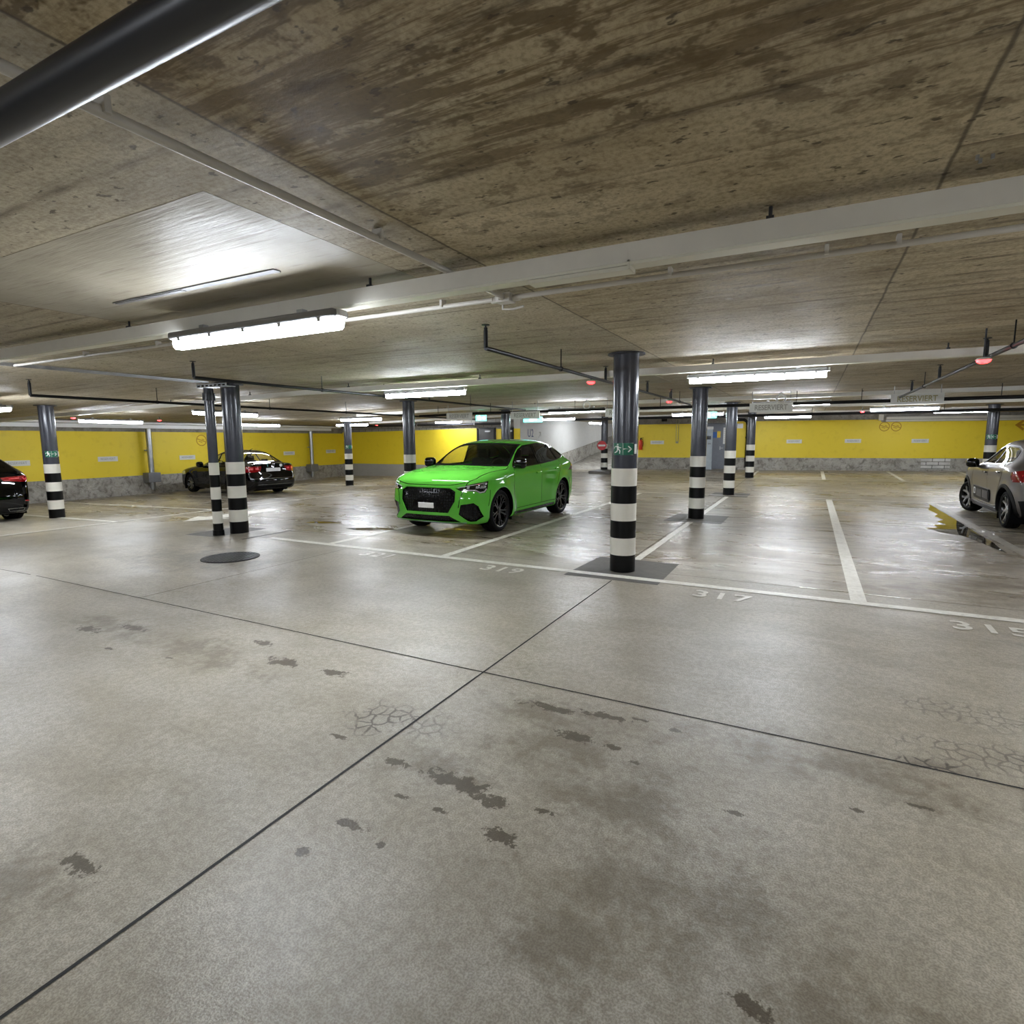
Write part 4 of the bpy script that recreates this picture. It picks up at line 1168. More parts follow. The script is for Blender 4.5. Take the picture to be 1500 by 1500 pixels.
# bay lines
for p, q, w in [((-7.6, 6.10), (14, 6.06), .125), ((.49, 6.06), (.49, 16.2), .135), ((-4.27, 6.08), (-4.24, 16.0), .12), ((-6.34, 6.08), (-6.34, 16.0), .12),
                ((-1.90, 7.05), (-1.90, 10.75), .10), ((-1.89, 11.9), (-1.89, 15.9), .10), ((2.60, 6.05), (2.60, 16.4), .14),
                ((-20, 16.0), (14, 16.55), .10), ((-20, 22.4), (-7.5, 22.4), .09), ((-6.9, 22.3), (14, 22.6), .10), ((.49, 22.45), (.49, 26.6), .12), ((2.82, 22.5), (2.82, 27.2), .12), ((5.2, 22.5), (5.2, 27.8), .12), ((-1.9, 22.9), (-1.9, 26.2), .1),
                ((-12.6, 11.2), (-20.2, 11.2), .11), ((-12.6, 13.9), (-20.2, 13.9), .11), ((-12.6, 8.6), (-20.2, 8.6), .11), ((-12.6, 16.4), (-20.2, 16.4), .11), ((-12.6, 3.0), (-12.6, 17), .11), ((-12.6, 6.4), (-20.2, 6.4), .11)]:
    k_bl = k_bl + 1 if 'k_bl' in globals() else 0
    strip('bay_line', p, q, w, M['dull_line'] if p[0] == 2.60 else M['line_paint'], 0.004 + 0.0002 * k_bl)
for s, x, y in (('321', -5.12, 5.80), ('319', -3.20, 5.80), ('317', -.70, 5.74), ('315', 1.38, 5.70)):
    me = text_mesh(s, 0.34, M['line_paint'], 0.0003, 1.0, 1.12, 0.006)
    o = obj('bay_number', me, None, floor, None, (x, y, 0.0042), (0, 0, -0.02))
# direction arrow painted on the aisle
flat('floor_arrow', [(-11.2, 6.9), (-11.75, 7.6), (-11.45, 7.6), (-11.5, 9.2), (-10.95, 9.2), (-10.95, 7.6), (-10.65, 7.6)], M['line_paint'], 0.004)

def puddle(pts, label):
    o = flat('puddle', pts, M['puddle'], 0.006)
    return o
puddle([(2.52, 16.0), (2.50, 13.0), (2.46, 10.5), (2.40, 9.6), (2.28, 10.6), (2.2, 11.05), (1.96, 11.35), (1.84, 11.75), (2.05, 11.95), (2.0, 12.2), (2.22, 12.4), (2.15, 12.75), (2.3, 13.1), (2.24, 13.6), (2.36, 14.0), (2.32, 14.8), (2.42, 15.3)], '')
puddle([(-7.2, 7.35), (-6.9, 7.3), (-6.55, 7.42), (-6.3, 7.65), (-6.55, 7.72), (-6.9, 7.6)], '')
puddle([(-8.5, 7.6), (-8.1, 7.62), (-7.7, 7.8), (-8.05, 7.9), (-8.4, 7.8)], '')

dc = thing('drain_cover', 'round ribbed black iron manhole cover in the floor left of the two striped posts', 'manhole cover', (-6.80, 4.81, 0.0))
bm = lathe(bmesh.new(), [(0.30, 0.0), (0.36, 0.0), (0.36, 0.008), (0.345, 0.011), (0.30, 0.009)], 'Z', 40, closed=True)
obj('rim', bm, M['cast_iron'], dc, 30)
bm = lathe(bmesh.new(), [(0.001, 0.0), (0.335, 0.0), (0.335, 0.007), (0.001, 0.007)], 'Z', 40)
for k in range(-6, 7):
    h = math.sqrt(max(0, 0.32 ** 2 - (k * 0.05) ** 2))
    if h > 0.03: box(bm, (k * 0.05, 0, 0.009), (0.02, 2 * h, 0.007), 0, 1)
obj('lid', bm, [M['cast_iron'], M['worn_iron']], dc, None, None, (0, 0, 0.5))

# ---- ceiling fittings that belong to the ceiling itself
bm = box(bmesh.new(), ((-2.13 - 4.97) / 2, (1.50 + 2.95) / 2, 2.5093), (2.84, 1.45, 0.001))
obj('painted_patch', bm, M['ceiling_paint'], ceil)
bm = box(bmesh.new(), (-3.53, 2.335, 2.505), (1.62, 0.05, 0.006)); box(bm, (-3.95, 2.335, 2.501), (0.75, 0.03, 0.006))
obj('fixing_strip', bm, M['galv_dull'], ceil)
bm = box(bmesh.new(), ((-3.05 - 2.2) / 2, (10.0 + 8.5) / 2, 2.508), (.95, 1.5, 0.003))
obj('painted_patch', bm, M['ceiling_paint'], ceil)
for px, py in ((.47, 2.62), (.50, 2.60), (.455, 2.585)):
    obj('anchor_bolt', lathe(bmesh.new(), [(0.006, 2.495), (0.006, 2.51)], 'Z', 8), M['galv'], ceil, None, (px, py, 0))

# ---- walls
def wall(name, a, b, z0, z1, thick, mat):
    """wall whose face runs from a to b, the body behind it (to the left of a->b)"""
    a = Vector(a); b = Vector(b); d = (b - a); L = d.length; d /= L; nn = Vector((-d.y, d.x))
    c = (a + b) / 2 + nn * thick / 2
    return struct(obj(name, B((c.x, c.y, (z0 + z1) / 2), (L, thick, z1 - z0), math.atan2(d.y, d.x)), mat))
def panel(name, a, b, s0, s1, z0, z1, t, mat, parent, z0b=None, z1b=None):
    """thin layer standing t in front of a wall face a->b between distances s0 and s1 (front is right of a->b)"""
    a = Vector(a); b = Vector(b); d = (b - a).normalized(); nn = Vector((d.y, -d.x))
    z0b = z0 if z0b is None else z0b; z1b = z1 if z1b is None else z1b
    bm = bmesh.new()
    P = []
    for s, zz0, zz1 in ((s0, z0, z1), (s1, z0b, z1b)):
        for off in (-0.02, t):
            q = a + d * s + nn * off
            P.append((bm.verts.new((q.x, q.y, zz0)), bm.verts.new((q.x, q.y, zz1))))
    (A0, A1), (F0, F1), (C0, C1), (G0, G1) = P
    for f in ((F0, G0, G1, F1), (A0, F0, F1, A1), (G0, C0, C1, G1), (A1, F1, G1, C1), (A0, C0, G0, F0), (A0, A1, C1, C0)): bm.faces.new(f)
    bmesh.ops.recalc_face_normals(bm, faces=bm.faces)
    return obj(name, bm, mat, parent)

WLa, WLb = (-20.5, -7.0), (-20.5, 21.0)
w_left = wall('wall_left', WLa, WLb, -0.5, 2.6, 0.3, M['wall_concrete'])
panel('yellow_paint', WLa, WLb, 0, 28.0, 0.385, 1.885, 0.012, M['yellow'], w_left)
panel('concrete_base', WLa, WLb, 0, 28.0, -0.35, 0.385, 0.03, M['raw_concrete'], w_left)
WBa, WBb = (-20.5, 21.0), (-10.95, 21.0)
w_back = wall('wall_back', WBa, WBb, -0.5, 2.6, 0.3, M['blocks'])
panel('yellow_paint', WBa, WBb, 0, 7.75, 0.42, 1.93, 0.012, M['yellow'], w_back, 0.43, 2.03)
panel('yellow_paint', WBa, WBb, 8.72, 9.02, 0.42, 2.0, 0.012, M['yellow'], w_back)
panel('yellow_paint', WBa, WBb, 9.55, 9.85, 0.42, 2.0, 0.012, M['yellow'], w_back)
panel('grey_base', WBa, WBb, 0, 7.75, -0.35, 0.42, 0.03, M['grey_paint'], w_back)
for nm, s0, s1 in (('door_1', 7.85, 8.62), ('door_2', 9.08, 9.50)):
    x0 = -20.5 + s0; x1 = -20.5 + s1; zf = fz(x0, 21)
    d = struct(obj(nm, B(((x0 + x1) / 2, 20.985, (zf + 2.0) / 2), (x1 - x0, 0.05, 2.0 - zf)), M['door_dark']))
    bm = bmesh.new()
    for xx in (x0 - 0.03, x1 + 0.03): box(bm, (xx, 20.975, (zf + 2.0) / 2), (0.06, 0.09, 2.0 - zf))
    box(bm, ((x0 + x1) / 2, 20.975, 2.02), (x1 - x0 + 0.12, 0.09, 0.06))
    obj('door_frame', bm, M['black_plastic'], d)
    obj('door_closer', B(((x0 + x1) / 2 + .1, 20.93, 1.90), (0.25, 0.05, 0.06)), M['galv'], d)
# white wall beside the exit ramp
w_ramp = wall('wall_ramp', (-10.65, 21.0), (-10.65, 41.0), -0.3, 4.2, 0.3, M['white_paint'])
panel('ramp_kerb', (-10.65, 21.3), (-10.65, 41), 0, 19.7, -0.2, 0.38, 0.06, M['raw_concrete'], w_ramp, 1.9, 2.62)
def ramp_z(x, y): return fz(x, 25.4) + 0.14 * (y - 25.4)
struct(obj('floor_ramp', sheet(lambda x, y: max(ramp_z(x, y), 0) , -10.65, -7.0, 25.4, 41, 0.6), M['raw_concrete']))
w_rampr = wall('wall_ramp_right', (-7.04, 41), (-7.04, 26.2), -0.3, 4.2, 0.3, M['wall_concrete'])
struct(obj('wall_ramp_end', B((-8.8, 41.1, 1.9), (4.2, 0.2, 4.6)), M['wall_concrete']))
me = text_mesh('U2', 0.48, M['letter_blue'], 0.002, 1.0, 1.1, 0.0)
obj('level_lettering', me, None, w_ramp, None, (-10.646, 21.98, 1.80), (PI / 2, 0, PI / 2))
bm = bmesh.new()
prism(bm, [(-.10, -.12), (.06, .06), (-.06, .06), (-.06, .12), (.14, .12), (.14, -.08), (.08, -.08), (.08, .03), (-.07, -.15)], 0, 0.002)
obj('arrow_lettering', bm, M['letter_grey'], w_ramp, None, (-10.648, 22.9, 1.76), (PI / 2, 0, PI / 2))
# far wall, slightly askew
WFa, WFb = (-7.04, 25.94), (15.0, 30.27)
w_far = wall('wall_far', WFa, WFb, -0.3, 2.6, 0.3, M['wall_concrete'])
wd = (Vector(WFb) - Vector(WFa)).normalized(); wn_ = Vector((wd.y, -wd.x)); WANG = math.atan2(wd.y, wd.x)
def wf(s, off=0.0, z=0.0):
    q = Vector(WFa) + wd * s + wn_ * off
    return (q.x, q.y, z)
panel('yellow_paint', WFa, WFb, 0, 2.90, 0.69, 2.20, 0.012, M['yellow'], w_far)
panel('yellow_paint', WFa, WFb, 3.96, 9.75, 0.69, 2.28, 0.012, M['yellow'], w_far)
panel('yellow_paint', WFa, WFb, 9.75, 22.4, 0.70, 2.18, 0.012, M['yellow'], w_far)
panel('concrete_base', WFa, WFb, 0, 2.90, 0.0, 0.69, 0.03, M['raw_concrete'], w_far)
panel('concrete_base', WFa, WFb, 3.96, 22.4, 0.0, 0.70, 0.03, M['raw_concrete'], w_far)
panel('block_infill', WFa, WFb, 11.27, 12.28, 0.22, 0.70, 0.036, M['white_blocks'], w_far)
panel('base_ledge', WFa, WFb, 4.3, 22.4, 0.0, 0.26, 0.18, M['raw_concrete'], w_far)
panel('wall_recess', WFa, WFb, 1.02, 1.26, 2.32, 2.48, 0.002, M['gloss_black'], w_far)
# unseen sides that close the hall
struct(obj('wall_right', B((15.1, 12, 1.1), (0.2, 40, 3.2)), M['wall_concrete']))
struct(obj('wall_behind', B((-3, -7.1, 1.0), (36.4, 0.2, 3.4)), M['wall_concrete']))

# grey double door in the far wall
d3 = struct(obj('door_3', B(wf(3.43, 0.0, 1.19), (1.04, 0.06, 1.98), WANG), M['door_grey']))
bm = box(bmesh.new(), wf(2.91, 0.02, 1.19), (0.06, 0.10, 2.0), WANG); box(bm, wf(3.94, 0.02, 1.19), (0.06, 0.10, 2.0), WANG); box(bm, wf(3.43, 0.02, 2.19), (1.08, 0.10, 0.06), WANG)
obj('door_frame', bm, M['door_grey'], d3)
bm = box(bmesh.new(), wf(3.62, 0.06, 1.12), (0.14, 0.03, 0.03), WANG); box(bm, wf(3.56, 0.05, 1.12), (0.04, 0.03, 0.16), WANG)
obj('door_handle', bm, M['galv'], d3)

# ================================================================ THINGS
# ---- notices, machine and fittings on the far wall
def on_far(o, s, off, z):
    o.location = wf(s, off, z); o.rotation_euler = (0, 0, WANG)
ps = thing('pay_station', 'tall pale grey payment machine standing at the grey double door in the far wall', 'payment machine')
on_far(ps, 3.04, 0.19, fz(-4, 26.3))
obj('cabinet', B((0, 0, 0.90), (0.36, 0.30, 1.78), 0, 0.015), M['machine'], ps)
obj('screen', B((0.0, -0.152, 1.42), (0.22, 0.012, 0.16)), M['gloss_black'], ps)
obj('header', B((0.0, -0.02, 1.84), (0.40, 0.30, 0.12), 0, 0.01), M['white_plastic'], ps)
obj('ticket_slot', B((0.05, -0.152, 1.15), (0.12, 0.012, 0.05)), M['galv_dull'], ps)
nt = thing('notice', 'small blue and yellow notice on the grey double door', 'notice'); on_far(nt, 3.40, 0.045, 1.70)
obj('blue_panel', B((-0.07, 0, 0), (0.16, 0.008, 0.26)), M['blue_sign'], nt); obj('yellow_panel', B((0.09, 0, 0.02), (0.14, 0.008, 0.28)), M['yellow_sign'], nt)
nt = thing('notice', 'tall white paper notice taped to the right leaf of the grey door', 'notice'); on_far(nt, 3.74, 0.045, 1.66)
obj('paper', B((0, 0, 0), (0.13, 0.006, 0.72)), M['sign_white'], nt)
for k in range(7): obj('printed_line', B((0, -0.004, 0.28 - k * 0.09), (0.09, 0.003, 0.012)), M['letter_grey'], nt)
dbx = obj('distribution_box', B((0, 0, 0), (0.36, 0.14, 0.20), 0, 0.01), M['white_plastic']); on_far(dbx, 4.28, 0.09, 2.08)
tag(dbx, 'white box on the far wall under the bent black pipe', 'wall box')
fe = thing('fire_extinguisher', 'small orange-red fire extinguisher hanging at the left end of the far yellow wall', 'fire extinguisher'); on_far(fe, 0.12, 0.11, 1.05)
bm = lathe(bmesh.new(), [(0.005, 0.0), (0.075, 0.0), (0.085, 0.02), (0.085, 0.38), (0.06, 0.44), (0.03, 0.46), (0.005, 0.46)], 'Z', 24); obj('cylinder', bm, M['ext_red'], fe, 40)
bm = box(bmesh.new(), (0, 0, 0.49), (0.05, 0.04, 0.06)); box(bm, (0.05, 0, 0.53), (0.14, 0.02, 0.02)); obj('valve', bm, M['black_plastic'], fe)
obj('hose', T([(0.03, -0.03, 0.50), (0.10, -0.05, 0.46), (0.115, -0.05, 0.30), (0.10, -0.05, 0.15)], 0.012, 8), M['black_plastic'], fe, 40)
obj('bracket', B((0, 0.07, 0.25), (0.08, 0.05, 0.30)), M['galv_dull'], fe)
cd = thing('wall_conduit', 'pair of thin upright conduits on the far yellow wall left of the grey door', 'conduit'); on_far(cd, 1.72, 0.025, 0)
for dx in (-.05, .05): obj('conduit', T([(dx, 0, 1.42), (dx, 0, 2.48)], 0.012, 8), M['letter_faded'], cd, 40)
obj('switch_box', B((0, 0, 1.38), (0.12, 0.05, 0.09)), M['letter_faded'], cd)
bp = thing('drain_pipe', 'black upright drain pipe with bent top between the two right-hand far posts', 'pipe'); on_far(bp, 4.66, 0.13, 0.15)
obj('pipe', T([(0, 0, 0.0), (0, 0, 1.95), (-.03, 0, 2.10), (-.16, 0, 2.20), (-.8, 0, 2.22)], 0.065, 14), M['pipe_black'], bp, 50)
for z in (0.5, 1.4): obj('pipe_collar', lathe(bmesh.new(), [(0.066, z), (0.085, z), (0.085, z + 0.06), (0.066, z + 0.06)], 'Z', 20, closed=True), M['pipe_black'], bp, 40)

# painted stencils on the yellow walls (part of the wall paint)
def ring_poly(bm, r, w, n=28, cx=0, cy=0):
    A = [bm.verts.new((cx + r * math.cos(2 * PI * k / n), 0, cy + r * math.sin(2 * PI * k / n))) for k in range(n)]
    Bq = [bm.verts.new((cx + (r - w) * math.cos(2 * PI * k / n), 0, cy + (r - w) * math.sin(2 * PI * k / n))) for k in range(n)]
    for k in range(n): bm.faces.new((A[k], A[(k + 1) % n], Bq[(k + 1) % n], Bq[k]))
def stencil_circle(parent, loc, rz, r):
    bm = bmesh.new(); ring_poly(bm, r, r * 0.14)
    box(bm, (0, 0, 0), (r * 1.7, 0.002, r * 0.13)); box(bm, (r * 0.25, 0, r * 0.25), (r * 0.5, 0.002, r * 0.12)); box(bm, (-.1 * r, 0, -r * 0.3), (r * 0.7, 0.002, r * 0.12))
    o = obj('stencil_symbol', bm, M['ochre'], parent, None, loc, (0, 0.35, rz))
stencil_circle(w_left, (-20.485, 13.62, 1.58), PI / 2, 0.21)
stencil_circle(w_far, wf(9.88, 0.015, 1.99), WANG, 0.19)
stencil_circle(w_far, wf(10.30, 0.015, 1.985), WANG, 0.19)
bm = box(bmesh.new(), (0.2, 0, 0), (0.5, 0.002, 0.07))
prism(bm, [(-.15, 0), (.12, .22), (.16, .15), (0, 0), (.16, -.15), (.12, -.22)], -.001, .001, Matrix.Rotation(PI / 2, 4, 'X'))
obj('stencil_arrow', bm, M['ochre'], w_far, None, wf(14.45, 0.015, 2.0), (0, 0, WANG))

# ---- white name plates on the walls
plate_me = mesh_of(B((0, 0, 0), (0.60, 0.012, 0.16), 0, 0.002), M['sign_white'])
plate_tx = text_mesh('RESERVIERT', 0.105, M['letter_grey'], 0.001, 0.82)
PL_L = ['leftmost', 'second from the left', 'third from the left', 'fourth from the left', 'rightmost']
where_l = ['behind the tail of the black SUV', 'between leftmost column and first steel downpipe', 'above the bonnet of the black sedan',
           'right of the sedan roof before the second downpipe', 'right of the second downpipe, near the corner']
for y, z, t in zip((7.9, 10.32, 13.02, 17.68, 20.16), (0.94, 0.985, 0.955, 1.0, 1.03), where_l):
    pt = thing('reserved_plate', 'small white plate on left wall ' + t, 'wall plate', (-20.48, y, z), PI / 2, 'white plates on the yellow walls')
    obj('plate', plate_me, None, pt); obj('lettering', plate_tx, None, pt, None, (0, -0.008, 0), (PI / 2, 0, 0))
where_f = ['just left of the thin conduits', 'next right of the furthest striped post', 'in the middle of the long stretch', 'above the whitewashed blocks']
for s, z, t in zip((0.85, 6.54, 8.77, 11.18), (1.38, 1.40, 1.41, 1.40), where_f):
    pt = thing('reserved_plate', 'small white plate on the far yellow wall ' + t, 'wall plate', (0, 0, 0), 0, 'white plates on the yellow walls')
    on_far(pt, s, 0.02, z)
    obj('plate', plate_me, None, pt); obj('lettering', plate_tx, None, pt, None, (0, -0.008, 0), (PI / 2, 0, 0))

# ---- hanging RESERVIERT boards
board_me = mesh_of(B((0, 0, 0), (0.82, 0.02, 0.19), 0, 0.003), M['sign_white'])
tx1 = text_mesh('RESERVIERT', 0.150, M['letter_faded'], 0.001, 0.80, 1.0, 0.003)
tx2 = text_mesh('RESERVIERT', 0.150, M['letter_grey'], 0.001, 0.80, 1.0, 0.003)
for x, z, tx, t in ((1.72, 2.265, tx1, 'hanging white RESERVIERT board with pale yellow letters over the right-hand bays'),
                    (-.766, 2.18, tx2, 'hanging white RESERVIERT board with grey letters above the furthest slim striped post'),
                    (-3.93, 2.165, tx2, 'white hanging board half hidden behind the nearest striped column'),
                    (-6.465, 2.16, tx2, 'white hanging board above the roof of the green car'),
                    (-8.45, 2.18, tx2, 'white hanging board above the bonnet of the green car, left of the lit exit sign')):
    b = thing('reserved_board', t, 'hanging sign', (x, 13.02, z), 0, 'hanging reserved boards')
    obj('board', board_me, None, b); obj('lettering', tx, None, b, None, (0, -0.012, -0.005), (PI / 2, 0, 0))
    for dx in (-.36, .36):
        obj('hanger', T([(dx, 0, 0.09), (dx, 0, cz(x, 13) - z)], 0.006, 6), M['galv'], b)

# ---- striped columns
col_cache = {}
def column(x, y, label, r=0.145, z0=None, top=None, name='striped_column', collar=True, ztop_band=1.213):
    z0 = fz(x, y) if z0 is None else z0
    top = cz(x, y) if top is None else top
    t = thing(name, label, 'column', (x, y, z0), 0, 'striped columns' if name == 'striped_column' else None)
    bh = ztop_band / 6
    obj('shaft', lathe(bmesh.new(), [(r, 0.0), (r, top - z0 - 0.002)], 'Z', 40), M['col_grey'], t, 40)
    for k in range(6):
        me = lathe(bmesh.new(), [(r - .004, k * bh), (r + 0.003, k * bh), (r + 0.003, (k + 1) * bh), (r - .004, (k + 1) * bh)], 'Z', 40, closed=True)
        obj('black_band' if k % 2 == 0 else 'white_band', me, M['band_black'] if k % 2 == 0 else M['band_white'], t, 40)
    if collar:
        obj('head_plate', lathe(bmesh.new(), [(0.02, top - z0 - 0.018), (r + 0.065, top - z0 - 0.018), (r + 0.065, top - z0 - 0.003), (0.02, top - z0 - 0.003)], 'Z', 40), M['dark_steel'], t, 30)
    return t
COLS = [(-1.90, 6.42, 'nearest striped column, with green exit sign and dark repair patch at its foot'),
        (-1.905, 11.36, 'second striped column of the right-hand row, under the end of the long lit tube'),
        (-1.92, 16.46, 'third striped column of the right-hand row, in front of the grey door'),
        (-1.93, 22.5, 'furthest slim striped column of the right-hand row, below a hanging RESERVIERT board'),
        (-8.62, 6.30, 'thick striped column standing right beside a thin striped downpipe'),
        (-15.05, 6.42, 'leftmost striped column, green exit sign, beside the dark car at the left edge'),
        (-8.70, 11.15, 'striped column just left behind the green car bonnet'),
        (-8.66, 16.05, 'dark column top rising behind the roof of the green car'),
        (-15.55, 16.2, 'small far striped column near the left wall corner, with a small green sign'),
        (4.78, 21.7, 'striped column behind the silver hatchback')]
for x, y, l in COLS: column(x, y, l)
column(-7.95, 23.8, 'far striped column at the foot of the ramp carrying a no-entry sign')
obj('kerb_block', None, None) if False else None
kb = tag(obj('kerb_island', B((-7.75, 23.3, 0.16), (0.95, 1.5, 0.12), 0, 0.02), M['patch_concrete']), 'low dark concrete kerb island round the foot of the no-entry column', 'kerb')
dp = column(-8.72, 5.98, 'thin striped downpipe standing left of the thick striped column', 0.075, None, 2.405, name='striped_downpipe', collar=False)
dp['category'] = 'downpipe'
obj('pipe_socket', lathe(bmesh.new(), [(0.076, 2.22), (0.095, 2.22), (0.095, 2.34), (0.076, 2.34)], 'Z', 28, closed=True), M['pipe_dark'], dp, 30)
obj('foot_collar', lathe(bmesh.new(), [(0.078, 0.0), (0.092, 0.0), (0.088, 0.09), (0.078, 0.09)], 'Z', 28, closed=True), M['band_black'], dp, 30)
tr = thing('cable_tray', 'short perforated cable tray across the tops of the thick column and thin downpipe', 'cable tray', (-8.62, 6.05, 2.42))
bm = box(bmesh.new(), (0, 0, 0), (0.75, 0.16, 0.012)); box(bm, (0, -.08, 0.025), (0.75, 0.008, 0.05)); obj('tray', bm, M['galv'], tr)
for k in range(7): obj('slot', B((-0.32 + k * 0.105, -0.086, 0.022), (0.06, 0.004, 0.026)), M['gloss_black'], tr)

# signs wrapped round columns
def wrap(bm, r, poly, a0, mi=0, off=0.0, thick=0.003):
    """polygon in (arc, z) wrapped on a cylinder of radius r about the z axis, centred on angle a0; viewed from outside arc grows to the viewer's right"""
    pts = []
    n = len(poly)
    for i in range(n):
        (x1, y1), (x2, y2) = poly[i], poly[(i + 1) % n]
        k = max(1, int(abs(x2 - x1) / 0.015))
        for j in range(k): pts.append((x1 + (x2 - x1) * j / k, y1 + (y2 - y1) * j / k))
    R_ = r + off
    def P(x, y, rr): return (rr * math.cos(a0 + x / r), rr * math.sin(a0 + x / r), y)
    V = [bm.verts.new(P(x, y, R_)) for x, y in pts]
    fs = []
    for t in tessellate_polygon([[Vector((x, y, 0)) for x, y in pts]]):
        try: fs.append(bm.faces.new([V[i] for i in t]))
        except ValueError: pass
    for f in fs: f.material_index = mi
    return bm
def strips_rect(x0, x1, y0, y1): return [(x0, y0), (x1, y0), (x1, y1), (x0, y1)]
def wrap_rect(bm, r, x0, x1, y0, y1, a0, off, thick=0.004):
    k = max(2, int((x1 - x0) / 0.012)); cols = []
    for i in range(k + 1):
        x = x0 + (x1 - x0) * i / k; a = a0 + x / r
        ro = r + off; ri = ro - thick
        cols.append([bm.verts.new((rr * math.cos(a), rr * math.sin(a), z)) for rr, z in ((ri, y0), (ro, y0), (ro, y1), (ri, y1))])
    for p, q in zip(cols, cols[1:]):
        for m in range(4): bm.faces.new((p[m], p[(m + 1) % 4], q[(m + 1) % 4], q[m]))
    bm.faces.new(cols[0]); bm.faces.new(cols[-1])
    bmesh.ops.recalc_face_normals(bm, faces=bm.faces)
    return bm
RUN = [[(-.012, .042), (.004, .042), (.008, .056), (-.004, .062), (-.014, .056)],
       [(-.022, .036), (.006, .038), (.010, .004), (-.010, .000)],
       [(-.022, .036), (-.044, .026), (-.052, .004), (-.045, .002), (-.038, .020), (-.018, .028)],
       [(.004, .036), (.020, .018), (.038, .020), (.038, .013), (.016, .010), (.004, .022)],
       [(.010, .006), (.030, -.018), (.026, -.052), (.016, -.052), (.018, -.022), (-.004, .000)],
       [(-.010, .002), (-.016, -.024), (-.044, -.036), (-.040, -.046), (-.006, -.032), (.004, .002)]]
ARW = [(-.05, .007), (.018, .007), (.018, .008), (-.004, .030), (.008, .036), (.046, 0), (.008, -.036), (-.004, -.030), (.018, -.008), (.018, -.007), (-.05, -.007)]
def exit_wrap(x, y, z, a0, r, label, man=True, arrow=1, white=True, sc=1.0):
    t = thing('exit_sign', label, 'exit sign', (x, y, z))
    r = r + 0.003
    w = 0.118 * sc
    obj('panel', wrap_rect(bmesh.new(), r, -w, w, -.068 * sc, .068 * sc, a0, 0.005), M['exit_green'], t, 40)
    bm = bmesh.new()
    for P_ in RUN: wrap(bm, r, [(-.058 * sc + px * sc, py * sc) for px, py in P_], a0, 0, 0.0062)
    obj('running_man', bm, M['exit_white'], t)
    if arrow:
        obj('arrow', wrap(bmesh.new(), r, [(.055 * sc + px * sc * arrow, py * sc) for px, py in ARW], a0, 0, 0.0062), M['exit_white'], t)
    bm = bmesh.new()
    for a, b, c, d in ((-w, w, .064, .068), (-w, w, -.068, -.064), (-.002, .002, -.066, .066)):
        wrap(bm, r, strips_rect(a, b, c * sc, d * sc), a0, 0, 0.0062)
    obj('border', bm, M['exit_white'], t)
    if white: obj('glow_strip', wrap_rect(bmesh.new(), r, w + .018, w + .055, -.055 * sc, .055 * sc, a0, 0.005), M['sign_white'], t, 40)
    return t
def face_cam(x, y): return math.atan2(-y, -x)
exit_wrap(-1.90, 6.42, 1.435, face_cam(-1.9, 6.42) - 0.12, 0.145, 'green running-man exit sign with arrow wrapped round the nearest striped column')
exit_wrap(-15.05, 6.42, 1.285, face_cam(-15.05, 6.42) + 0.12, 0.145, 'green exit sign with running man and right arrow on the leftmost striped column')
exit_wrap(-15.55, 16.2, 1.30, face_cam(-15.55, 16.2) + 0.1, 0.145, 'tiny green running-man sign on the small far column near the left corner', arrow=0)
exit_wrap(4.78, 21.7, 1.55, face_cam(4.78, 21.7), 0.145, 'small green exit sign on the column behind the silver hatchback', arrow=-1)
# no-entry sign
ne = thing('no_entry_sign', 'round red no-entry sign with a white bar on the far column by the ramp', 'traffic sign', (-8.00, 23.60, 1.27), face_cam(-8, 23.6) + PI / 2)
obj('disc', lathe(bmesh.new(), [(0.002, -0.01), (0.20, -0.01), (0.20, 0.01), (0.002, 0.01)], 'Y', 40), M['sign_red'], ne, 40)
obj('white_bar', B((0, -0.014, 0), (0.30, 0.006, 0.075)), M['sign_white'], ne)
obj('bracket', B((0, 0.03, 0), (0.05, 0.06, 0.2)), M['galv'], ne)

# ---- lit exit signs under the ceiling
def lit_exit(x, y, z, rz, label, w=0.34):
    t = thing('lit_exit_sign', label, 'exit sign', (x, y, z), rz)
    obj('housing', B((0, 0.02, 0), (w + .02, 0.05, 0.20), 0, 0.006), M['white_plastic'], t)
    obj('panel', B((0, -0.008, -0.005), (w, 0.008, 0.17)), M['exit_lit'], t)
    bm = bmesh.new()
    for P_ in RUN: prism(bm, [(-.05 + px * 1.2, py * 1.2) for px, py in P_], 0, 0.002)
    prism(bm, [(.09 + px, py) for px, py in ARW], 0, 0.002)
    obj('pictogram', bm, M['exit_lit_white'], t, None, (0, -0.013, 0), (PI / 2, 0, 0))
    for dx in (-.1, .1): obj('hanger', T([(dx, 0.02, 0.10), (dx, 0.02, cz(x, y) - z)], 0.006, 6), M['galv'], t)
lit_exit(-9.46, 15.87, 2.245, 0.35, 'lit turquoise-green exit sign hanging above the bonnet side of the green car')
lit_exit(-2.66, 17.7, 2.24, 0.1, 'lit turquoise exit sign between the second and third striped columns')
lit_exit(-8.10, 16.9, 2.20, 0.3, 'lit white-green exit strip below the hanging board over the green car roof', 0.62)

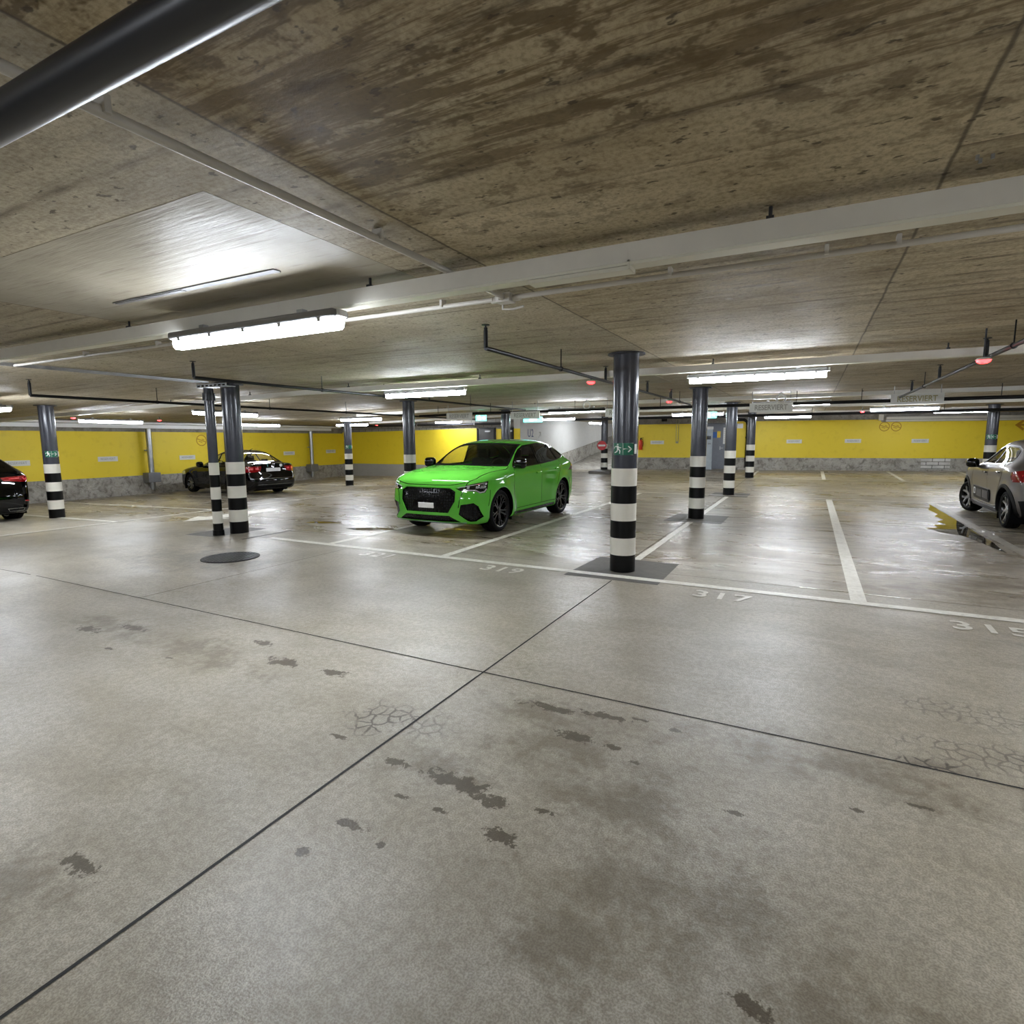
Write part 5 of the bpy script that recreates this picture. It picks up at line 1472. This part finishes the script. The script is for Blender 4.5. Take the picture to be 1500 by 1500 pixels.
# ---- tube lamps
def lamp_meshes(L):
    h = rounded(bmesh.new(), (0, 0, 0.035), (L, 0.14, 0.05), 0.018)
    housing = mesh_of(h, M['lamp_body'], 40)
    d = bmesh.new(); rows_ = []
    for x, k in ((-L / 2 + .012, .72), (-L / 2 + .05, 1), (L / 2 - .05, 1), (L / 2 - .012, .72)):
        rows_.append([d.verts.new((x, y * k, z)) for y, z in ((-.044, .012), (-.055, -.010), (-.048, -.036), (-.028, -.052), (.028, -.052), (.048, -.036), (.055, -.010), (.044, .012))])
    for p, q in zip(rows_, rows_[1:]):
        for k in range(8): d.faces.new((p[k], p[(k + 1) % 8], q[(k + 1) % 8], q[k]))
    d.faces.new(rows_[0]); d.faces.new(rows_[-1]); bmesh.ops.recalc_face_normals(d, faces=d.faces)
    diff = mesh_of(d, M['tube'], 50)
    clip_ = mesh_of(B((0, 0, 0.014), (0.03, 0.008, 0.045)), M['galv'])
    cap_ = mesh_of(B((0, 0, 0.035), (0.03, 0.07, 0.04), 0, 0.006), M['white_plastic'])
    mount_ = mesh_of(B((0, 0, 0.074), (0.05, 0.04, 0.032)), M['galv'])
    return housing, diff, clip_, cap_, mount_
lm = {}
def lamp(x, y, z, along, L, label):
    if L not in lm: lm[L] = lamp_meshes(L)
    t = thing('tube_lamp', label, 'ceiling lamp', (x, y, z), 0 if along == 'x' else PI / 2, 'glowing tube lamps')
    h_, d_, c_, e_, m_ = lm[L]
    obj('housing', h_, None, t); obj('diffuser', d_, None, t)
    for s in (-1, 1):
        obj('end_cap', e_, None, t, None, (s * (L / 2 + .005), 0, 0)); obj('mount', m_, None, t, None, (s * L * .3, 0, 0))
        for k in range(5): obj('clip', c_, None, t, None, (-L / 2 + 0.12 + k * (L - 0.24) / 4, s * 0.058, 0))
    return t
LAMPS = [(-3.31, 2.60, 2.262, 'x', 1.60, 'largest glowing tube lamp, nearest the camera, hanging under the front trunking'),
         (-.64, 7.56, 2.295, 'x', 1.55, 'long glowing tube lamp over the second striped column'),
         (-5.55, 7.53, 2.295, 'x', 1.55, 'glowing tube lamp above the nose of the green car'),
         (-11.54, 8.31, 2.16, 'y', 1.55, 'glowing tube lamp passing behind the thick column and thin downpipe'),
         (-16.5, 8.5, 2.09, 'y', 1.55, 'glowing tube lamp right of the leftmost striped column, near the left wall'),
         (-17.2, 13.7, 2.11, 'y', 1.55, 'glowing tube lamp above the boot of the black sedan'),
         (-11.92, 12.98, 2.18, 'x', 1.55, 'glowing tube lamp right above the small far column near the left corner'),
         (-15.6, 16.5, 2.15, 'x', 1.55, 'dimmer far tube lamp passing behind the small far column near the left corner'),
         (-13.6, 20.1, 2.30, 'x', 1.30, 'far tube lamp below the hanging board left of the lit exit sign'),
         (-5.43, 13.94, 2.29, 'x', 1.55, 'upper of the two glowing tube lamps left of the nearest striped column'),
         (-7.95, 18.27, 2.25, 'x', 1.55, 'lower glowing tube lamp over the white ramp wall'),
         (-9.0, 25.6, 2.30, 'y', 1.55, 'small far tube lamp over the ramp by the no-entry column'),
         (-3.19, 18.6, 2.31, 'x', 1.55, 'glowing tube lamp passing behind the second striped column'),
         (-.44, 14.25, 2.315, 'x', 1.55, 'upper glowing tube lamp over the hanging board with grey letters'),
         (-.79, 23.2, 2.322, 'x', 1.55, 'lower far tube lamp right of the furthest slim column'),
         (2.20, 18.7, 2.32, 'x', 1.55, 'glowing tube lamp below the hanging board with pale yellow letters'),
         (4.45, 24.3, 2.42, 'x', 1.45, 'far tube lamp left of the column behind the silver hatchback'),
         (-13.43, 4.85, 2.15, 'x', 1.55, 'tube lamp cut by the left edge of the view'),
         # unseen lamps continuing the rows beside and behind the camera, added for light
         (2.6, 2.60, 2.262, 'x', 1.63, 'tube lamp on the front trunking right of the camera'),
         (-8.9, 2.60, 2.262, 'x', 1.63, 'tube lamp on the front trunking far left of the camera'),
         (4.9, 7.56, 2.295, 'x', 1.55, 'tube lamp on the second trunking beyond the right edge'),
         (5.2, 14.2, 2.31, 'x', 1.55, 'tube lamp on the third trunking beyond the right edge'),
         (-3.2, -2.6, 2.262, 'x', 1.63, 'unseen tube lamp behind the camera, added to light the foreground'),
         (3.2, -2.6, 2.262, 'x', 1.63, 'unseen tube lamp behind the camera to the right, added to light the foreground'),
         (-7.6, 30.5, 2.40, 'y', 1.55, 'unseen tube lamp added further up the ramp to brighten its wall'),  # added out of sight to lift the dim ramp wall
         (-16.6, 1.2, 2.10, 'y', 1.55, 'unseen tube lamp added beyond the left edge to brighten the left wall'),  # added out of view to brighten the yellow left wall
         (9.5, 9.5, 2.295, 'x', 1.55, 'tube lamp far beyond the right edge'),
         (9.5, 20.0, 2.295, 'x', 1.55, 'tube lamp far right beside the far wall')]
for a in LAMPS: lamp(*a)

# ---- trunkings carrying the lamps
def trunking(y, z, x0, x1, label, hw=0.10, hh=0.085, slope=True, rods=()):
    t = thing('cable_trunking', label, 'cable trunking', ((x0 + x1) / 2, y, z), 0, 'lamp trunkings')
    xm = (x0 + x1) / 2
    cuts = [x for x in (x0, -8.0, x1) if x0 <= x <= x1]
    bm = bmesh.new(); bl = bmesh.new()
    for a, b in zip(cuts, cuts[1:]):
        for (B_, dz, h_, w_) in ((bm, 0, hh, hw), (bl, -hh / 2 - 0.006, 0.012, hw * 0.86)):
            V = []
            for x in (a, b):
                dzx = (cz(x, y) - 2.51) + dz
                V.append([B_.verts.new((x - xm, sy * w_ / 2, dzx + sz * h_ / 2)) for sy, sz in ((-1, -1), (1, -1), (1, 1), (-1, 1))])
            for k in range(4): B_.faces.new((V[0][k], V[0][(k + 1) % 4], V[1][(k + 1) % 4], V[1][k]))
            B_.faces.new(V[0]); B_.faces.new(V[1])
    for B_ in (bm, bl): bmesh.ops.recalc_face_normals(B_, faces=B_.faces)
    obj('channel', bm, M['trunk_grey'], t); obj('cover', bl, M['trunk_light'], t)
    for x in rods:
        rb = T([(x - xm, 0, hh / 2 - 0.01 + cz(x, y) - 2.51), (x - xm, 0, cz(x, y) - z)], 0.008, 8)
        box(rb, (x - xm, 0, hh / 2 + .012 + cz(x, y) - 2.51), (0.03, 0.04, 0.02))
        obj('hanger_rod', rb, M['pipe_dark'], t, 40)
    return t
tk = trunking(2.72, 2.405, -20.3, 14.8, 'pale grey cable trunking crossing the ceiling nearest the camera, largest of the trunkings', rods=(-7.4, -4.9, -2.38, -.2, 2.0, 4.2))
bm = box(bmesh.new(), (-1.05 + 2.75, 0, -0.066), (0.52, 0.085, 0.018)); box(bm, (-.79 + 2.75, 0, -0.054), (0.012, 0.10, 0.04))
obj('cover_clip', bm, M['trunk_light'], tk)
trunking(7.36, 2.405, -20.3, 14.8, 'second pale cable trunking, passing behind the nearest striped column', 0.10, 0.07, rods=(-12, -9.5, -7.0, -4.4, -1.1, 1.2, 3.3, 5.6))
trunking(13.9, 2.455, -12.9, 14.8, 'third pale cable trunking over the hanging boards', 0.10, 0.07, rods=(-9.5, -6.6, -3.4, -2.2, .9, 4.0))
trunking(18.5, 2.46, -16.5, 14.8, 'fourth cable trunking deep in the hall', 0.10, 0.07, rods=(-6, -1.5, 3.5))
trunking(23.2, 2.465, -6.8, 14.8, 'furthest cable trunking, before the far wall', 0.10, 0.07, rods=(-3, 2, 6))
def beam(name, label, cat, pts, r, mat, parent=None, n=12):
    o = obj(name, T(pts, r, n), mat, parent, 40)
    if label: tag(o, label, cat)
    return o
# long white wall tray and round duct along the left wall
wt = thing('wall_trunking', 'long white trunking running along the top of the yellow left wall', 'cable trunking', (-20.3, 8, 2.06))
obj('channel', B((0, 0, 0), (0.16, 24, 0.12)), M['bright_white'], wt)
for y in (-9, -4.5, 0.4, 4.2, 8.2): obj('bracket', B((-0.05, y, 0.1), (0.06, 0.04, 0.14)), M['galv'], wt)
beam('wall_duct', 'white pipe running along the left wall above the long trunking', 'pipe', [(-19.9, -4, 2.16), (-19.9, 20.3, 2.16)], 0.035, M['bright_white'])
# trays on the far wall
ft = thing('far_trunking', 'stepped white trunking above the far yellow wall on the right', 'cable trunking'); on_far(ft, 0, 0.06, 0)
obj('channel', B((15.9, 0, 2.33), (12.0, 0.10, 0.10)), M['trunk_grey'], ft); obj('channel', B((15.9, 0.02, 2.225), (12.0, 0.08, 0.07)), M['trunk_grey'], ft)
obj('drop', B((9.72, 0, 2.36), (0.16, 0.10, 0.24)), M['trunk_grey'], ft)
bt = thing('duct_run', 'dark pipe run under the ceiling along the block wall in the left corner', 'pipe', (-15.6, 20.6, 2.2))
obj('pipe', T([(-4.5, 0, 0.0), (4.6, 0, 0.0)], 0.05, 10), M['pipe_dark'], bt, 40)
for x in (-3, 0, 3): obj('clamp', lathe(bmesh.new(), [(.051, -.02), (.065, -.02), (.065, .02), (.051, .02)], 'X', 16, closed=True), M['galv'], bt, 30, (x, 0, 0))
for x in (-3, 0, 3): obj('hanger', T([(x, 0, .05), (x, 0, cz(-15.6 + x, 20.6) - 2.202)], .007, 6), M['galv'], bt)

# ---- conduits on the near ceiling
def clip(parent, loc, along):
    s = (0.02, 0.055, 0.05) if along == 'x' else (0.055, 0.02, 0.05)
    obj('pipe_clip', B((loc[0], loc[1], loc[2] + 0.018), s, 0, 0.004), M['conduit'], parent)
cy_ = thing('ceiling_conduit', 'pale conduit running away from the camera along the ceiling to the junction box', 'conduit', (-1.80, 0, 2.462))
obj('tube', T([(0, -6, 0), (0, 3.28, 0)], 0.0165, 12), M['conduit'], cy_, 40)
for y in (0.98, 2.12, 3.0): clip(cy_, (0, y, 0), 'y')
cx_ = thing('ceiling_conduit', 'pale conduit running across the ceiling behind the front trunking, bracketed at intervals', 'conduit', (0, 3.36, 2.462))
obj('tube', T([(-8.5, 0.0, 0), (-1.9, 0, 0)], 0.0155, 12), M['conduit'], cx_, 40); obj('tube', T([(-1.74, 0, 0), (14.5, 0, 0)], 0.0155, 12), M['conduit'], cx_, 40)
for x in (-6.9, -5.6, -4.4, -2.3, -.75, .02, .32, 1.6, 3): clip(cx_, (x, 0, 0), 'x')
jb = thing('junction_box', 'small pale junction box where the two ceiling conduits meet', 'junction box', (-1.81, 3.36, 2.46))
obj('box', B((0, 0, 0), (0.11, 0.09, 0.055), 0, 0.006), M['conduit'], jb)
for s in (-1, 1): obj('cable_gland', T([(s * 0.055, 0.01, 0), (s * 0.105, 0.01, 0)], 0.021, 10), M['conduit'], jb, 40)
obj('cable_gland', T([(0, -.045, 0), (0, -.09, 0)], 0.021, 10), M['conduit'], jb, 40)
obj('hook', T([(-.05, .06, 0.04), (-.05, .06, -.05), (0.02, .07, -.055), (0.10, .07, -.045)], 0.008, 8), M['conduit'], jb, 40)
ld = thing('cable_ladder', 'thin cable ladder on the ceiling left of the thick striped column', 'cable ladder', (-8.55, 0, 2.475))
for s in (-1, 1): obj('rail', B((s * .05, 4.35, 0), (0.012, 3.0, 0.03)), M['galv'], ld)
for k in range(17): obj('rung', B((0, 2.95 + k * 0.175, -.004), (0.10, 0.016, 0.012)), M['galv'], ld)

# ---- sprinkler pipes
def sprinkler(x, y0, y1, z, r, label, heads, hangers, mat='pipe_black'):
    t = thing('sprinkler_pipe', label, 'sprinkler pipe', (x, 0, z), 0, 'sprinkler branch pipes')
    obj('pipe', T([(0, y0, 0), (0, y1, 0)], r, 12), M[mat], t, 40)
    h = cz(x, y0) - z
    for y in heads:
        bm = T([(0, y, 0), (0, y, h - 0.07)], r * 0.95, 10)
        lathe_ = lathe(bmesh.new(), [(0.004, 0), (0.016, 0), (0.016, 0.03), (0.008, 0.035), (0.008, 0.045), (0.034, 0.048), (0.034, 0.054), (0.004, 0.056)], 'Z', 14)
        bmesh.ops.translate(lathe_, verts=lathe_.verts, vec=(0, y, h - 0.075))
        me = bpy.data.meshes.new('t'); lathe_.to_mesh(me); lathe_.free(); bm.from_mesh(me); bpy.data.meshes.remove(me)
        obj('sprinkler_head', bm, M[mat], t, 40)
    for y in hangers:
        bm = T([(0, y, r), (0, y, h - 0.002)], 0.006, 6)
        lathe_ = lathe(bmesh.new(), [(r, -.012), (r + .008, -.012), (r + .008, .012), (r, .012)], 'Y', 14, closed=True)
        bmesh.ops.translate(lathe_, verts=lathe_.verts, vec=(0, y, 0))
        me = bpy.data.meshes.new('t'); lathe_.to_mesh(me); lathe_.free(); bm.from_mesh(me); bpy.data.meshes.remove(me)
        obj('hanger', bm, M[mat], t, 40)
    return t
sprinkler(-2.42, 4.15, 13.15, 2.30, 0.019, 'black sprinkler pipe with an upturned end, slanting to the nearest striped column', (4.15, 7.25, 9.4, 11.2), (5.75, 8.6, 12))
sprinkler(-6.52, 4.30, 13.15, 2.30, 0.019, 'black sprinkler pipe starting above the thin striped downpipe', (4.30, 9.0), (6.3, 7.7, 10.5))
sprinkler(-10.0, 4.10, 16.5, 2.22, 0.022, 'black sprinkler pipe starting over the leftmost column, passing behind the thick one', (4.10, 12.6), (5.9, 8.2, 10.4))
sprinkler(1.45, 5.2, 12.97, 2.30, 0.019, 'black sprinkler pipe slanting down from the right edge of the view', (7.05, 9.3, 11.6), (6.2, 10.4))
sm = thing('sprinkler_main', 'dark main pipe running across the hall behind the hanging boards', 'sprinkler pipe', (0, 13.25, 2.255))
obj('pipe', T([(-9.95, 0, -.03), (-8, 0, 0), (14.5, 0, 0)], 0.034, 12), M['pipe_black'], sm, 40)
for x in (-9.3, -7.6, -5.2, -3.1, -.3, .85, 3.0, 5.2): obj('hanger', T([(x, 0, 0.03), (x, 0, cz(x, 13) - 2.257)], 0.007, 6), M['pipe_black'], sm)
sm = thing('sprinkler_main', 'dark pipe across the hall deep behind the second and third striped columns', 'sprinkler pipe', (0, 20.6, 2.29))
obj('pipe', T([(-10.0, 0, 0), (14.5, 0, 0.02)], 0.045, 12), M['pipe_black'], sm, 40)
for x in (-7, -4, 0, 3.4): obj('hanger', T([(x, 0, 0.03), (x, 0, 2.51 - 2.292)], 0.007, 6), M['pipe_black'], sm)
np_ = thing('near_pipe', 'thick dark grey pipe crossing the top left corner close to the camera', 'pipe', (0, 0.66, 2.25))
obj('pipe', T([(-9, 0, 0), (9, 0, 0)], 0.040, 28), M['pipe_dark'], np_, 60)
for x in (-4.0, 1.8):
    obj('pipe_clamp', lathe(bmesh.new(), [(.0405, -.014), (.046, -.014), (.046, .014), (.0405, .014)], 'X', 24, closed=True), M['dark_steel'], np_, 30, (x, 0, 0))
    obj('hanger', T([(x, 0, 0.044), (x, 0, 0.258)], 0.008, 8), M['pipe_dark'], np_)

obj('hanger', T([(-1.03, 0.03, 0.02), (-1.03, 0.03, 0.258)], 0.016, 8), M['pipe_dark'], np_)

# ---- red indicator lamps and ring fittings under the trunkings
for x, y, z, t in ((1.335, 6.56, 2.22, 'red glowing indicator beside the slanting sprinkler pipe at the right edge'),
                   (-2.66, 7.36, 2.30, 'red glowing indicator left of the nearest striped column'),
                   (-2.67, 12.19, 2.31, 'red glowing indicator between the nearest and second striped columns'),
                   (1.32, 19.9, 2.30, 'red glowing indicator left of the lamp below the yellow-lettered board'),
                   (-17.9, 8.25, 2.19, 'red glowing indicator left of the lamp near the leftmost striped column'),
                   (-17.6, 10.4, 2.18, 'red glowing indicator left of the thin striped downpipe'),
                   (-16.9, 19.4, 2.20, 'tiny red indicator near the left wall corner')):
    d = thing('ceiling_indicator', t, 'indicator lamp', (x, y, z), 0, 'red bay indicators')
    obj('base', lathe(bmesh.new(), [(0.003, 0.012), (0.062, 0.012), (0.05, 0.03), (0.003, 0.04)], 'Z', 20), M['white_plastic'], d, 40)
    obj('stem', lathe(bmesh.new(), [(0.008, 0.035), (0.008, cz(x, y) - z - (0.157 if x == -2.66 else 0.002))], 'Z', 10), M['pipe_dark'], d, 40)
    obj('dome', lathe(bmesh.new(), [(0.055, 0.012), (0.05, -0.004), (0.03, -0.016), (0.003, -0.02)], 'Z', 20), M['red_led'], d, 40)
for x, y, t in ((-.60, 13.4, 'white ring fitting under the ceiling above the grey-lettered hanging board'), (-4.95, 13.4, 'white ring fitting above the tube lamps left of the nearest striped column')):
    o = thing('ring_fitting', t, 'ceiling fitting', (x, y, 2.38))
    pr = [(0.085 + 0.02 * math.cos(a), 0.02 * math.sin(a)) for a in [2 * PI * q / 10 for q in range(10)]]
    obj('ring', lathe(bmesh.new(), pr, 'Y', 28, closed=True), M['white_plastic'], o, 60)
    obj('stem', T([(0, 0, 0.10), (0, 0, 0.128)], 0.02, 10), M['white_plastic'], o)

# ---- steel downpipes on the left wall
for y, t in ((11.55, 'left steel downpipe with grey box on the yellow left wall, before the sedan'), (18.75, 'right steel downpipe with grey box on the yellow left wall, beyond the sedan')):
    d = thing('downpipe', t, 'downpipe', (-20.25, y, 0), 0, 'steel downpipes')
    zt = cz(-20.25, y) - 0.003
    obj('pipe', lathe(bmesh.new(), [(0.085, 0.46), (0.085, 1.9), (0.092, 1.9), (0.092, 1.94), (0.085, 1.94), (0.085, 1.99)], 'Z', 24), M['galv'], d, 30)
    obj('junction_box', B((0, 0, 0.31), (0.34, 0.42, 0.33), 0, 0.015), M['galv_dull'], d)
    obj('outlet', lathe(bmesh.new(), [(0.075, 0.15), (0.075, 0.02), (0.09, 0.02), (0.09, -0.05), (0.06, -0.05), (0.055, -0.12)], 'Z', 24), M['galv'], d, 30)
    obj('wall_strap', B((-0.09, 0, 1.25), (0.08, 0.24, 0.04)), M['galv'], d)

# ---- parked cars
build_car('green_suv', GREEN, (-5.46, 9.62, 0.0), math.radians(-89.8), 'bright green coupe-backed SUV parked nose towards the camera in bay 321')
build_car('black_sedan', SEDAN, (-17.45, 12.75, -0.20), math.radians(173.5), 'black saloon parked facing the yellow left wall, white number plate showing')
build_car('dark_suv', SUV, (-17.38, 5.22, -0.20), math.radians(180), 'black SUV cut off by the left edge, one dark red tail light showing')
build_car('silver_hatchback', HATCH, (3.84, 13.76, 0.0), math.radians(90), 'silver-beige hatchback with black wheel arches at the right edge')

# ---- camera
cam = bpy.data.cameras.new('camera'); co = bpy.data.objects.new('camera', cam); COL.objects.link(co)
S.camera = co
yaw, pitch, roll = math.radians(27.75859), math.radians(7.33442), math.radians(-0.32207)
f0 = Vector((-math.sin(yaw), math.cos(yaw), 0)); r0 = Vector((math.cos(yaw), math.sin(yaw), 0)); u0 = Vector((0, 0, 1))
fw = f0 * math.cos(pitch) - u0 * math.sin(pitch); up = u0 * math.cos(pitch) + f0 * math.sin(pitch)
rt = r0 * math.cos(roll) + up * math.sin(roll); up2 = up * math.cos(roll) - r0 * math.sin(roll)
co.matrix_world = Matrix(((rt.x, up2.x, -fw.x, 0.0), (rt.y, up2.y, -fw.y, 0.0), (rt.z, up2.z, -fw.z, 1.55), (0, 0, 0, 1)))
cam.sensor_width = 36; cam.sensor_fit = 'HORIZONTAL'
cam.lens = 825.52 / 1500 * 36
cam.clip_start = 0.05; cam.clip_end = 200

w = bpy.data.worlds.new('world'); S.world = w; w.use_nodes = True
w.node_tree.nodes['Background'].inputs[0].default_value = (0.02, 0.02, 0.02, 1)

S.view_settings.view_transform = 'Standard'; S.view_settings.look = 'None'; S.view_settings.gamma = 1.0
S.view_settings.use_curve_mapping = False
S.view_settings.exposure = EXPOSURE
S.cycles.max_bounces = 6; S.cycles.diffuse_bounces = 4; S.cycles.glossy_bounces = 2; S.cycles.caustics_reflective = False; S.cycles.caustics_refractive = False; S.cycles.transparent_max_bounces = 12
S.cycles.sample_clamp_indirect = 6.0
S.cycles.use_denoising = True
S.cycles.use_adaptive_sampling = True; S.cycles.adaptive_threshold = 0.05
S.cycles.use_light_tree = True
